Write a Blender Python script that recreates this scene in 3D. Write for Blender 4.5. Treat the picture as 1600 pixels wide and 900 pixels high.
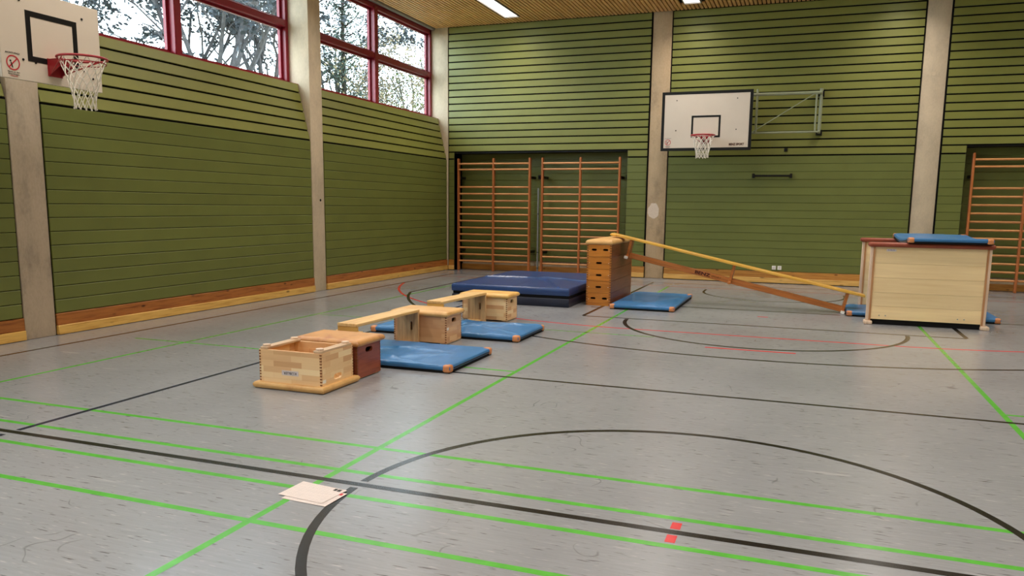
import bpy, bmesh, math, random
from mathutils import Vector, Matrix, Euler
PI = math.pi
R = math.radians
scn = bpy.context.scene
COL = scn.collection
for o in list(bpy.data.objects):
    bpy.data.objects.remove(o)

# ------------------------------------------------------------------ camera
CAM_H = 1.606
yaw, pit, rol = R(-20.315), R(8.451), R(-0.636)
fwd = Vector((math.sin(yaw) * math.cos(pit), math.cos(yaw) * math.cos(pit), -math.sin(pit)))
rgt = Vector((math.cos(yaw), -math.sin(yaw), 0))
dwn = fwd.cross(rgt)
r2 = rgt * math.cos(rol) + dwn * math.sin(rol)
d2 = -rgt * math.sin(rol) + dwn * math.cos(rol)
cam_d = bpy.data.cameras.new('camera')
cam = bpy.data.objects.new('camera', cam_d)
COL.objects.link(cam)
M3 = Matrix((r2, -d2, -fwd)).transposed()
cam.matrix_world = Matrix.Translation((0, 0, CAM_H)) @ M3.to_4x4()
cam_d.sensor_width = 36
cam_d.lens = 1227.0 / 1600 * 36
cam_d.shift_y = 53.9 / 1600
cam_d.clip_start = 0.05
cam_d.clip_end = 300
scn.camera = cam

# ------------------------------------------------------------------ world (overcast sky), exposure, lamp settings
SKY = 10.5
LAMP_W = 64.0
LAMP_COL = (1.0, 0.905, 0.81)
w = bpy.data.worlds.new('overcast_sky')
scn.world = w
w.use_nodes = True
bg = w.node_tree.nodes['Background']
bg.inputs[0].default_value = (0.77, 0.895, 1.0, 1)
bg.inputs[1].default_value = SKY
vs = scn.view_settings
vs.view_transform = 'Standard'
vs.look = 'None'
vs.gamma = 1
vs.use_curve_mapping = False
vs.exposure = 0.0

# ------------------------------------------------------------------ helpers
rnd = random.Random(7)


def lin(r, g, b):
    f = lambda c: (c / 255) / 12.92 if c <= 10 else (((c / 255) + 0.055) / 1.055) ** 2.4
    return (f(r), f(g), f(b), 1)


class NT:
    def __init__(s, name):
        s.m = bpy.data.materials.new(name)
        s.m.use_nodes = True
        s.t = s.m.node_tree
        s.b = s.t.nodes['Principled BSDF']
        s._c = None

    def n(s, typ, **kw):
        nd = s.t.nodes.new(typ)
        for k, v in kw.items():
            if k.startswith('i_'):
                nd.inputs[k[2:].replace('_', ' ')].default_value = v
            else:
                setattr(nd, k, v)
        return nd

    def l(s, a, b):
        s.t.links.new(a, b)

    def co(s, scale=(1, 1, 1), rot=(0, 0, 0), rand=True):
        if s._c is None:
            s._c = s.n('ShaderNodeTexCoord')
            s._oi = s.n('ShaderNodeObjectInfo')
        src = s._c.outputs['Object']
        if rand:
            ad = s.n('ShaderNodeVectorMath', operation='MULTIPLY_ADD')
            ad.inputs[0].default_value = (37.0, 17.0, 23.0)
            s.l(s._oi.outputs['Random'], ad.inputs[1])
            s.l(src, ad.inputs[2])
            src = ad.outputs[0]
        mp = s.n('ShaderNodeMapping')
        mp.inputs['Scale'].default_value = scale
        mp.inputs['Rotation'].default_value = rot
        s.l(src, mp.inputs[0])
        return mp.outputs[0]

    def noise(s, vec, scale=5, detail=4, rough=.55):
        nd = s.n('ShaderNodeTexNoise')
        nd.inputs['Scale'].default_value = scale
        nd.inputs['Detail'].default_value = detail
        nd.inputs['Roughness'].default_value = rough
        s.l(vec, nd.inputs['Vector'])
        return nd.outputs[0]

    def ramp(s, fac, stops):
        nd = s.n('ShaderNodeValToRGB')
        el = nd.color_ramp.elements
        while len(el) < len(stops):
            el.new(0.5)
        for e, (p, c) in zip(el, stops):
            e.position = p
            e.color = c if len(c) == 4 else (*c, 1)
        s.l(fac, nd.inputs[0])
        return nd.outputs[0]

    def mix(s, fac, a, b, mode='MIX'):
        nd = s.n('ShaderNodeMix', data_type='RGBA', blend_type=mode)
        for i, v in ((0, fac), (6, a), (7, b)):
            if hasattr(v, 'is_linked') or hasattr(v, 'links'):
                s.l(v, nd.inputs[i])
            else:
                nd.inputs[i].default_value = v
        return nd.outputs[2]

    def base(s, v):
        if hasattr(v, 'links'):
            s.l(v, s.b.inputs['Base Color'])
        else:
            s.b.inputs['Base Color'].default_value = v

    def rough(s, v):
        if hasattr(v, 'links'):
            s.l(v, s.b.inputs['Roughness'])
        else:
            s.b.inputs['Roughness'].default_value = v

    def bump(s, h, strength=.2, dist=.01):
        nd = s.n('ShaderNodeBump')
        nd.inputs['Strength'].default_value = strength
        nd.inputs['Distance'].default_value = dist
        s.l(h, nd.inputs['Height'])
        s.l(nd.outputs[0], s.b.inputs['Normal'])

    def var(s, col, amt=.12):
        """object to object brightness difference"""
        s.co()
        mr = s.n('ShaderNodeMapRange')
        mr.inputs['To Min'].default_value = 1 - amt
        mr.inputs['To Max'].default_value = 1 + amt
        s.l(s._oi.outputs['Random'], mr.inputs['Value'])
        hs = s.n('ShaderNodeHueSaturation')
        s.l(mr.outputs[0], hs.inputs['Value'])
        if hasattr(col, 'links'):
            s.l(col, hs.inputs['Color'])
        else:
            hs.inputs['Color'].default_value = col
        return hs.outputs[0]


def c4(c, k=1.0):
    return (min(1, c[0] * k), min(1, c[1] * k), min(1, c[2] * k), 1)


def plain(name, col, rough=.5, spec=.5, metal=0, noise=.06, nscale=30, bump=0):
    t = NT(name)
    v = t.co()
    nz = t.noise(v, nscale, 4)
    t.base(t.ramp(nz, [(.3, c4(col, 1 - noise)), (.7, c4(col, 1 + noise))]))
    t.rough(rough)
    t.b.inputs['Specular IOR Level'].default_value = spec
    t.b.inputs['Metallic'].default_value = metal
    if bump:
        t.bump(nz, bump, .004)
    return t.m


def wood(name, col, dark, axis='X', rough=.4, grain=1.0, knots=0, var=.1, strips=False, stripcols=None, sx=1.0):
    """wood with grain along AXIS of the object"""
    t = NT(name)
    st = {'X': (.6, 9, 9), 'Y': (9, .6, 9), 'Z': (9, 9, .6)}[axis]
    v = t.co(st)
    nz = t.noise(v, 4 * grain, 6, .6)
    c = t.ramp(nz, [(.28, dark), (.52, col), (.75, c4(col, 1.12))])
    if strips:
        tc = t.co(rand=True)
        sep = t.n('ShaderNodeSeparateXYZ')
        t.l(tc, sep.inputs[0])
        ad = t.n('ShaderNodeMath', operation='ADD')
        t.l(sep.outputs[0], ad.inputs[0])
        t.l(sep.outputs[1], ad.inputs[1])
        cb = t.n('ShaderNodeCombineXYZ')
        t.l(ad.outputs[0], cb.inputs[0])
        t.l(sep.outputs[2], cb.inputs[1])
        br = t.n('ShaderNodeTexBrick')
        br.offset = .37
        br.offset_frequency = 2
        br.inputs['Scale'].default_value = 1
        br.inputs['Mortar Size'].default_value = .0012
        br.inputs['Mortar Smooth'].default_value = 0
        br.inputs['Bias'].default_value = 0
        br.inputs['Brick Width'].default_value = .29 * sx
        br.inputs['Row Height'].default_value = .052
        br.inputs['Color1'].default_value = (0, 0, 0, 1)
        br.inputs['Color2'].default_value = (1, 1, 1, 1)
        br.inputs['Mortar'].default_value = (.45, .45, .45, 1)
        t.l(cb.outputs[0], br.inputs['Vector'])
        sc = t.ramp(br.outputs[0], [(0, stripcols[0]), (.5, stripcols[1]), (1, stripcols[2])])
        c = t.mix(.78, c, sc)
    if knots:
        kv = t.co({'X': (1.6, 4, 4), 'Y': (4, 1.6, 4), 'Z': (4, 4, 1.6)}[axis])
        vo = t.n('ShaderNodeTexVoronoi')
        vo.inputs['Scale'].default_value = knots
        t.l(kv, vo.inputs['Vector'])
        k = t.ramp(vo.outputs['Distance'], [(.05, (1, 1, 1, 1)), (.16, (0, 0, 0, 1))])
        c = t.mix(k, c, c4(dark, .35))
    t.base(t.var(c, var))
    t.rough(rough)
    t.bump(nz, .08, .003)
    return t.m


def obj(name, bm, mat, parent=None, smooth=False):
    me = bpy.data.meshes.new(name)
    bmesh.ops.recalc_face_normals(bm, faces=bm.faces)
    bm.to_mesh(me)
    bm.free()
    me.materials.append(mat)
    if smooth:
        me.shade_smooth()
        try:
            me.set_sharp_from_angle(angle=R(40))
        except Exception:
            pass
    o = bpy.data.objects.new(name, me)
    COL.objects.link(o)
    if parent:
        o.parent = parent
    return o


def meshobj(name, me, parent=None, loc=(0, 0, 0)):
    o = bpy.data.objects.new(name, me)
    COL.objects.link(o)
    o.location = loc
    if parent:
        o.parent = parent
    return o


def tag(o, label=None, cat=None, group=None, kind=None):
    if label: o['label'] = label
    if cat: o['category'] = cat
    if group: o['group'] = group
    if kind: o['kind'] = kind
    return o


def thing(name, label=None, cat=None, loc=(0, 0, 0), rotz=0, group=None, kind=None):
    o = bpy.data.objects.new(name, None)
    COL.objects.link(o)
    o.empty_display_size = .1
    o.location = loc
    o.rotation_euler = (0, 0, rotz)
    return tag(o, label, cat, group, kind)


def add_box(bm, x0, x1, y0, y1, z0, z1, r=0, seg=2):
    res = bmesh.ops.create_cube(bm, size=1)
    vs_ = res['verts']
    for v in vs_:
        v.co = Vector(((x0 + x1) / 2 + v.co.x * (x1 - x0), (y0 + y1) / 2 + v.co.y * (y1 - y0), (z0 + z1) / 2 + v.co.z * (z1 - z0)))
    if r:
        ed = list({e for v in vs_ for e in v.link_edges})
        bmesh.ops.bevel(bm, geom=ed, offset=r, segments=seg, profile=.5, affect='EDGES')


def box(name, x0, x1, y0, y1, z0, z1, mat, parent=None, r=0, seg=2):
    bm = bmesh.new()
    add_box(bm, x0, x1, y0, y1, z0, z1, r, seg)
    return obj(name, bm, mat, parent, smooth=bool(r))


def add_tube(bm, p0, p1, r0, r1=None, n=8, cap=True):
    p0, p1 = Vector(p0), Vector(p1)
    r1 = r0 if r1 is None else r1
    d = (p1 - p0).normalized()
    a = d.cross(Vector((0, 0, 1)) if abs(d.z) < .9 else Vector((1, 0, 0))).normalized()
    b = d.cross(a)
    ra, rb = [], []
    for i in range(n):
        t = 2 * PI * i / n
        k = a * math.cos(t) + b * math.sin(t)
        ra.append(bm.verts.new(p0 + k * r0))
        rb.append(bm.verts.new(p1 + k * r1))
    for i in range(n):
        j = (i + 1) % n
        bm.faces.new((ra[i], ra[j], rb[j], rb[i]))
    if cap:
        bm.faces.new(ra[::-1])
        bm.faces.new(rb)


def tube(name, p0, p1, r, mat, parent=None, n=10):
    bm = bmesh.new()
    add_tube(bm, p0, p1, r, n=n)
    return obj(name, bm, mat, parent, smooth=True)


def add_ring(bm, c, rad, r, n=36, m=8):
    vs_ = []
    for i in range(n):
        t = 2 * PI * i / n
        row = []
        for j in range(m):
            s = 2 * PI * j / m
            q = rad + r * math.cos(s)
            row.append(bm.verts.new((c[0] + q * math.cos(t), c[1] + q * math.sin(t), c[2] + r * math.sin(s))))
        vs_.append(row)
    for i in range(n):
        for j in range(m):
            a, b = (i + 1) % n, (j + 1) % m
            bm.faces.new((vs_[i][j], vs_[a][j], vs_[a][b], vs_[i][b]))


def slot_panel(name, w, h, t, slots, mat, parent=None, M=None):
    """panel in local XZ, thickness along +Y, with round ended through slots (cx, cz, length, height, vertical)"""
    bm = bmesh.new()
    loops = [[(0, 0), (w, 0), (w, h), (0, h)]]
    for cx, cz, ln, ht, vert in slots:
        rr = ht / 2
        pts = []
        for s in (1, -1):
            for k in range(7):
                a = -PI / 2 + PI * k / 6
                pts.append((s * (ln / 2 - rr + rr * math.cos(a)), s * rr * math.sin(a)))
        loops.append([(cx - q if vert else cx + p, cz + p if vert else cz + q) for p, q in pts])
    edges = []
    for lp in loops:
        vv = [bm.verts.new((x, 0, z)) for x, z in lp]
        for i in range(len(vv)):
            edges.append(bm.edges.new((vv[i], vv[(i + 1) % len(vv)])))
    bmesh.ops.triangle_fill(bm, use_beauty=True, edges=edges)
    ex = bmesh.ops.extrude_face_region(bm, geom=list(bm.faces))
    bmesh.ops.translate(bm, verts=[g for g in ex['geom'] if isinstance(g, bmesh.types.BMVert)], vec=(0, t, 0))
    if M is not None:
        bmesh.ops.transform(bm, matrix=M, verts=bm.verts)
    return obj(name, bm, mat, parent)


def text(name, body, size, mat, M, parent=None, sx=1.0, bold=0.0):
    cu = bpy.data.curves.new('lettering', 'FONT')
    cu.body = body
    cu.size = size
    cu.align_x = 'CENTER'
    cu.align_y = 'CENTER'
    cu.extrude = .0006
    cu.resolution_u = 2
    cu.offset = bold
    tmp = bpy.data.objects.new('lettering_tmp', cu)
    COL.objects.link(tmp)
    bpy.context.view_layer.update()
    me = bpy.data.meshes.new_from_object(tmp.evaluated_get(bpy.context.evaluated_depsgraph_get()))
    bpy.data.objects.remove(tmp)
    bpy.data.curves.remove(cu)
    me.name = name
    me.transform(M @ Matrix.Diagonal((sx, 1, 1, 1)))
    me.materials.clear()
    me.materials.append(mat)
    o = bpy.data.objects.new(name, me)
    COL.objects.link(o)
    if parent:
        o.parent = parent
    return o


def frame_M(o, xa, ya):
    """matrix with local X -> xa, local Y -> ya, origin o"""
    xa, ya = Vector(xa).normalized(), Vector(ya).normalized()
    za = xa.cross(ya)
    m = Matrix((xa, ya, za)).transposed().to_4x4()
    m.translation = Vector(o)
    return m


# ------------------------------------------------------------------ materials
def mat_floor():
    t = NT('grey_linoleum')
    v1 = t.co((1.6, 26, 1), rand=False)
    n1 = t.noise(v1, 2.2, 6, .65)
    v2 = t.co((1, 1, 1), rand=False)
    n2 = t.noise(v2, .55, 3)
    c = t.ramp(n2, [(.3, lin(127, 129, 133)), (.7, lin(141, 143, 146))])
    v3 = t.co((7, 60, 1), rand=False)
    n3 = t.noise(v3, 1.1, 3, .5)
    st = t.ramp(n3, [(.63, (0, 0, 0, 1)), (.71, (1, 1, 1, 1))])
    v5 = t.co((6.5, 46, 1), rot=(0, 0, .04), rand=False)
    n5 = t.noise(v5, 1.3, 3, .5)
    st5 = t.ramp(n5, [(.63, (0, 0, 0, 1)), (.73, (1, 1, 1, 1))])
    c = t.mix(t.ramp(n1, [(.35, (0, 0, 0, 1)), (.75, (.5, .5, .5, 1))]), c, lin(153, 155, 158))
    m1 = t.n('ShaderNodeMath', operation='MULTIPLY')
    t.l(st, m1.inputs[0]); m1.inputs[1].default_value = .85
    c = t.mix(m1.outputs[0], c, lin(66, 62, 60))
    m2 = t.n('ShaderNodeMath', operation='MULTIPLY')
    t.l(st5, m2.inputs[0]); m2.inputs[1].default_value = .4
    c = t.mix(m2.outputs[0], c, lin(196, 192, 186))
    # pale scuffs
    v4 = t.co((.9, 7, 1), rot=(0, 0, .5), rand=False)
    n4 = t.noise(v4, 1.7, 3, .5)
    sc = t.ramp(n4, [(.69, (0, 0, 0, 1)), (.73, (1, 1, 1, 1))])
    m3 = t.n('ShaderNodeMath', operation='MULTIPLY')
    t.l(sc, m3.inputs[0]); m3.inputs[1].default_value = .22
    c = t.mix(m3.outputs[0], c, lin(200, 198, 194))
    # fine dark scratches
    v6 = t.co((1, 1, 1), rand=False)
    n6 = t.noise(v6, 1.5, 2, .5)
    ab = t.n('ShaderNodeMath', operation='SUBTRACT'); t.l(n6, ab.inputs[0]); ab.inputs[1].default_value = .5
    ab2 = t.n('ShaderNodeMath', operation='ABSOLUTE'); t.l(ab.outputs[0], ab2.inputs[0])
    s6 = t.ramp(ab2.outputs[0], [(.0, (1, 1, 1, 1)), (.0016, (0, 0, 0, 1))])
    k6 = t.ramp(t.noise(v6, 2.6, 2), [(.56, (0, 0, 0, 1)), (.62, (.45, .45, .45, 1))])
    m6 = t.n('ShaderNodeMath', operation='MULTIPLY'); t.l(s6, m6.inputs[0]); t.l(k6, m6.inputs[1])
    c = t.mix(m6.outputs[0], c, lin(60, 58, 58))
    t.base(c)
    t.l(t.ramp(n2, [(.3, (.20, .20, .20, 1)), (.7, (.27, .27, .27, 1))]), t.b.inputs['Roughness'])
    t.b.inputs['Specular IOR Level'].default_value = .5
    t.bump(n1, .03, .002)
    return t.m


def mat_line(name, col):
    t = NT(name)
    v = t.co((1, 1, 1), rand=False)
    n = t.noise(v, 9, 5)
    t.base(t.ramp(n, [(.3, c4(col, .85)), (.75, c4(col, 1.15))]))
    t.rough(.23)
    return t.m


def mat_board(name, col):
    t = NT(name)
    v = t.co((.5, .5, 60))
    n = t.noise(v, 3, 3)
    v2 = t.co((.8, .8, .8))
    n2 = t.noise(v2, 2, 4)
    c = t.ramp(n2, [(.3, c4(col, .93)), (.7, c4(col, 1.07))])
    t.base(t.var(c, .05))
    t.rough(.42)
    t.bump(n, .12, .002)
    return t.m


def mat_concrete(name, col, stain=.35):
    t = NT(name)
    v = t.co((1, 1, .55))
    n = t.noise(v, 3.2, 8, .62)
    n2 = t.noise(v, 40, 4)
    c = t.ramp(n, [(.3, c4(col, 1 - stain)), (.5, col), (.72, c4(col, 1.12))])
    c = t.mix(.06, c, t.ramp(n2, [(.35, (.1, .09, .08, 1)), (.65, (.8, .75, .68, 1))]))
    t.base(c)
    t.rough(.78)
    t.bump(n2, .15, .003)
    return t.m


def mat_glass():
    t = NT('window_glass')
    out = t.t.nodes['Material Output']
    tr = t.n('ShaderNodeBsdfTransparent')
    tr.inputs[0].default_value = (.93, .96, .95, 1)
    gl = t.n('ShaderNodeBsdfGlossy')
    gl.inputs['Roughness'].default_value = .01
    lw = t.n('ShaderNodeLayerWeight')
    lw.inputs[0].default_value = .5
    pw = t.n('ShaderNodeMath', operation='POWER')
    t.l(lw.outputs['Facing'], pw.inputs[0]); pw.inputs[1].default_value = 5
    fr = t.n('ShaderNodeMath', operation='MULTIPLY_ADD')
    t.l(pw.outputs[0], fr.inputs[0]); fr.inputs[1].default_value = .6; fr.inputs[2].default_value = .03
    mx = t.n('ShaderNodeMixShader')
    t.l(fr.outputs[0], mx.inputs[0])
    t.l(tr.outputs[0], mx.inputs[1])
    t.l(gl.outputs[0], mx.inputs[2])
    t.l(mx.outputs[0], out.inputs[0])
    return t.m


def mat_vinyl(name, col, rough=.42, bump=.25, wscale=3.0):
    t = NT(name)
    v = t.co()
    n = t.noise(v, wscale, 5, .6)
    n2 = t.noise(v, 90, 3)
    t.base(t.ramp(n, [(.3, c4(col, .88)), (.7, c4(col, 1.12))]))
    t.rough(rough)
    t.bump(n, bump, .03)
    return t.m


def mat_leather(name, col, dark):
    t = NT(name)
    v = t.co()
    n = t.noise(v, 4.5, 7, .65)
    n2 = t.noise(v, 70, 3)
    t.base(t.ramp(n, [(.25, dark), (.5, col), (.8, c4(col, 1.15))]))
    t.rough(.45)
    t.bump(n2, .12, .003)
    return t.m


def emit(name, col, s):
    t = NT(name)
    t.b.inputs['Base Color'].default_value = (.8, .8, .8, 1)
    t.b.inputs['Emission Color'].default_value = col
    t.b.inputs['Emission Strength'].default_value = s
    return t.m


MT = {}
MT['floor'] = mat_floor()
MT['black_line'] = mat_line('black_line_paint', lin(22, 21, 21))
MT['navy_line'] = mat_line('navy_line_paint', lin(20, 28, 58))
MT['green_line'] = mat_line('green_line_paint', lin(84, 168, 60))
MT['red_line'] = mat_line('red_line_paint', lin(206, 50, 56))
MT['dullred_line'] = mat_line('faded_red_line_paint', lin(176, 84, 70))
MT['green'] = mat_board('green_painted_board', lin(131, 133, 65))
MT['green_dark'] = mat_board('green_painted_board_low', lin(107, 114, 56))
MT['void'] = plain('black_backing', (.006, .006, .006, 1), .9, .1)
MT['concrete'] = mat_concrete('fair_faced_concrete', lin(208, 190, 162), .2)
MT['concrete_dirty'] = mat_concrete('smudged_concrete', lin(192, 173, 150), .4)
MT['concrete_back'] = mat_concrete('stained_end_wall_concrete', lin(196, 168, 132), .4)
MT['plaster'] = plain('pale_filler', lin(226, 208, 190), .8, .2)
MT['slat'] = wood('ceiling_slat_wood', lin(236, 184, 120), lin(204, 150, 90), 'Y', .5, var=.08)
MT['base_brown'] = wood('brown_pine', lin(168, 104, 48), lin(120, 62, 24), 'Y', .4, knots=2.0, var=.12)
MT['base_brown_x'] = wood('amber_pine', lin(188, 132, 62), lin(150, 92, 36), 'X', .4, knots=2.0, var=.12)
MT['base_yellow'] = wood('yellow_pine', lin(222, 178, 96), lin(190, 138, 62), 'Y', .4, knots=1.5, var=.06)
MT['base_yellow_x'] = wood('yellow_pine_cross', lin(222, 176, 100), lin(190, 138, 66), 'X', .4, knots=1.5, var=.06)
MT['red_frame'] = plain('crimson_window_paint', lin(140, 24, 44), .35, .5)
MT['glass'] = mat_glass()
MT['white_board'] = plain('offwhite_backboard', lin(218, 206, 190), .45, .4, noise=.02, nscale=3)
MT['black'] = plain('black_paint', lin(10, 10, 11), .45, .35)
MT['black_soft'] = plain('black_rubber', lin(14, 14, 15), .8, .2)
MT['rim'] = plain('red_rim_paint', lin(164, 38, 46), .4, .5)
MT['sticker_red'] = plain('sticker_red', lin(196, 40, 56), .5, .3)
MT['net'] = plain('white_net_cord', lin(232, 226, 214), .8, .2)
MT['grey_steel'] = plain('grey_green_steel', lin(150, 156, 128), .4, .5)
MT['pole_grey'] = plain('grey_tube', lin(150, 156, 158), .4, .5, metal=.3)
MT['bar_wood'] = wood('wall_bar_wood', lin(188, 112, 62), lin(140, 72, 34), 'Z', .35, var=.1)
MT['rung_wood'] = wood('rung_wood', lin(214, 150, 92), lin(176, 108, 58), 'X', .35, var=.1)
bc = (lin(208, 158, 112), lin(236, 198, 148), lin(250, 226, 180))
MT['beech'] = wood('beech_strips', lin(234, 194, 146), lin(208, 160, 114), 'X', .4, strips=True, stripcols=bc, var=.05)
MT['beech_y'] = wood('beech_strips_cross', lin(234, 194, 146), lin(208, 160, 114), 'Y', .4, strips=True, stripcols=bc, var=.05, sx=.7)
bc2 = (lin(196, 142, 100), lin(218, 168, 122), lin(234, 194, 146))
MT['beech_b'] = wood('brown_beech_strips', lin(216, 166, 120), lin(190, 138, 96), 'X', .4, strips=True, stripcols=bc2, var=.04)
MT['beech_b_y'] = wood('brown_beech_strips_cross', lin(216, 166, 120), lin(190, 138, 96), 'Y', .4, strips=True, stripcols=bc2, var=.04, sx=.7)
MT['ply'] = wood('rail_wood', lin(206, 178, 146), lin(166, 134, 104), 'Y', .5)
MT['endgrain'] = plain('end_grain', lin(132, 84, 52), .6, .2)
MT['mahogany'] = wood('mahogany_panel', lin(138, 72, 48), lin(104, 48, 32), 'X', .35, var=.06)
MT['mahogany_y'] = wood('mahogany_panel_cross', lin(150, 78, 52), lin(112, 52, 34), 'Y', .35, var=.06)
MT['leather'] = mat_leather('tan_leather', lin(216, 170, 106), lin(194, 140, 78))
MT['leather_worn'] = mat_leather('worn_tan_leather', lin(198, 146, 88), lin(160, 98, 62))
MT['leather_yellow'] = mat_leather('yellow_tan_leather', lin(226, 178, 100), lin(202, 146, 72))
MT['bench_wood'] = wood('pale_bench_plank', lin(226, 186, 124), lin(198, 152, 92), 'Y', .4, var=.04)
MT['bench_panel'] = wood('pale_bench_leg', lin(206, 166, 120), lin(172, 128, 86), 'Z', .45, var=.04)
MT['bench_end'] = wood('pale_bench_end', lin(222, 172, 88), lin(196, 138, 58), 'X', .45, var=.02)
MT['vault'] = wood('vault_wood', lin(196, 124, 46), lin(154, 88, 30), 'X', .3, var=.16)
MT['vault_side'] = wood('vault_wood_side', lin(124, 68, 42), lin(96, 48, 30), 'Y', .35, var=.08)
MT['ramp_yellow'] = wood('yellow_seat_wood', lin(226, 176, 78), lin(200, 146, 52), 'X', .28, var=.03)
MT['ramp_brown'] = wood('brown_beam_wood', lin(184, 112, 54), lin(146, 82, 36), 'X', .35, var=.06)
MT['panel_wood'] = wood('pale_poplar', lin(244, 216, 166), lin(234, 202, 150), 'X', .45, grain=.35, var=.07)
MT['panel_post'] = wood('pinkish_post', lin(222, 196, 172), lin(200, 168, 140), 'Z', .5, var=.04)
MT['panel_edge'] = wood('brown_edge_strip', lin(190, 138, 92), lin(160, 108, 68), 'Z', .5, var=.04)
MT['redpad'] = mat_leather('russet_leather', lin(146, 66, 42), lin(112, 44, 28))
MT['blue'] = mat_vinyl('blue_mat_cover', lin(54, 114, 168), .33, .22, 4)
MT['blue_side'] = mat_vinyl('blue_mat_side', lin(36, 92, 146), .45, .2, 6)
MT['navy'] = mat_vinyl('navy_crash_mat_cover', lin(38, 67, 120), .28, .22, 2.4)
MT['navy_dark'] = mat_vinyl('navy_crash_mat_base', lin(18, 25, 48), .5, .2, 4)
MT['corner'] = mat_leather('orange_leather', lin(204, 134, 84), lin(168, 98, 56))
MT['white'] = plain('white_plastic', lin(236, 232, 224), .5, .4, noise=.02)
MT['sticker'] = plain('label_paper', lin(214, 204, 206), .5, .3, noise=.02)
MT['blue_print'] = plain('violet_blue_print', lin(70, 62, 120), .5, .3)
MT['dark_print'] = plain('dark_brown_print', lin(70, 26, 20), .5, .3)
MT['diffuser'] = emit('lamp_diffuser', (1, .97, .92, 1), 2.2)
MT['housing'] = plain('grey_lamp_housing', lin(150, 146, 140), .5, .4)
MT['bark'] = plain('grey_bark', lin(70, 68, 69), .9, .1, noise=.3, nscale=8, bump=.4)
MT['bark_dark'] = plain('dark_bark', lin(44, 40, 38), .9, .1, noise=.3, nscale=8, bump=.4)
MT['leaf_grey'] = plain('dull_blue_green_leaves', lin(50, 56, 61), .6, .3, noise=.3, nscale=3)
MT['leaf_pine'] = plain('pine_needles', lin(60, 74, 66), .7, .2, noise=.3, nscale=3)
MT['leaf_brown'] = plain('dry_brown_leaves', lin(118, 106, 84), .8, .2, noise=.3, nscale=3)
MT['leaf_green'] = plain('fresh_green_leaves', lin(78, 92, 44), .7, .2, noise=.3, nscale=3)
MT['grass'] = plain('outdoor_lawn', lin(120, 122, 100), .9, .1, noise=.2, nscale=2)


def mat_paper():
    t = NT('printed_paper')
    tc = t.co(rand=False)
    br = t.n('ShaderNodeTexBrick')
    br.offset = .43
    br.inputs['Scale'].default_value = 1
    br.inputs['Mortar Size'].default_value = .0027
    br.inputs['Mortar Smooth'].default_value = .1
    br.inputs['Brick Width'].default_value = .05
    br.inputs['Row Height'].default_value = .0075
    br.inputs['Color1'].default_value = lin(164, 152, 150)
    br.inputs['Color2'].default_value = lin(196, 182, 176)
    br.inputs['Mortar'].default_value = lin(214, 202, 196)
    t.l(tc, br.inputs['Vector'])
    t.base(br.outputs[0])
    t.rough(.6)
    return t.m


MT['paper'] = mat_paper()

# ------------------------------------------------------------------ the hall
XL, XR = -8.40, 7.36          # board faces of the side walls
YB, YF = 17.95, -10.40        # board faces of the end walls
ZC = 5.83                     # underside of the ceiling slats
PITCH = .1635
Z0 = .262                     # top of the baseboards
ZG = Z0 + 15 * PITCH          # 2.715, first open joint
LBAYS = [(12.60, 17.95), (6.86, 12.22), (1.10, 6.46), (-4.65, .70), (-10.40, -5.05)]
BBAYS = [(-8.37, -3.43), (-2.99, 1.97), (2.42, 7.36)]

floor = tag(box('floor', -9.2, XR + .3, YF - .3, YB + .7, -.12, 0, MT['floor']), kind='structure')
ground = tag(box('ground_outside', -60, -9.3, -40, 80, -.5, -.1, MT['grass']), 'lawn outside the windows', kind='structure')

# ---- ceiling: dark deck with slats
ceil = tag(box('ceiling', -9.3, XR + .3, YF - .3, YB + .7, ZC + .06, ZC + .3, MT['void']), kind='structure')
bm = bmesh.new()
add_box(bm, -.030, .030, YF, YB - .02, 0, .035)
slat_me = bpy.data.meshes.new('slat')
bm.to_mesh(slat_me); bm.free()
slat_me.materials.append(MT['slat'])
LROWS = [-6.52, -2.50, 1.52, 5.54]
LSPAN = [(14.40, 17.40), (9.9, 12.9), (5.4, 8.4), (.9, 3.9), (-3.6, -.6), (-8.1, -5.1)]
LW = .16
x = -8.66
k = 0
while x < XR - .02:
    near = [r for r in LROWS if abs(x - r) < LW + .06]
    if not near:
        meshobj('slat', slat_me, ceil, (x, 0, ZC))
    else:
        bm = bmesh.new()
        edges = [YB - .02] + [v for a, b in LSPAN for v in (b + .03, a - .03)] + [YF]
        for i in range(0, len(edges), 2):
            add_box(bm, -.030, .030, edges[i + 1], edges[i], 0, .035)
        o = obj('slat', bm, MT['slat'], ceil)
        o.location = (x, 0, ZC)
    x += .085
    k += 1

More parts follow.
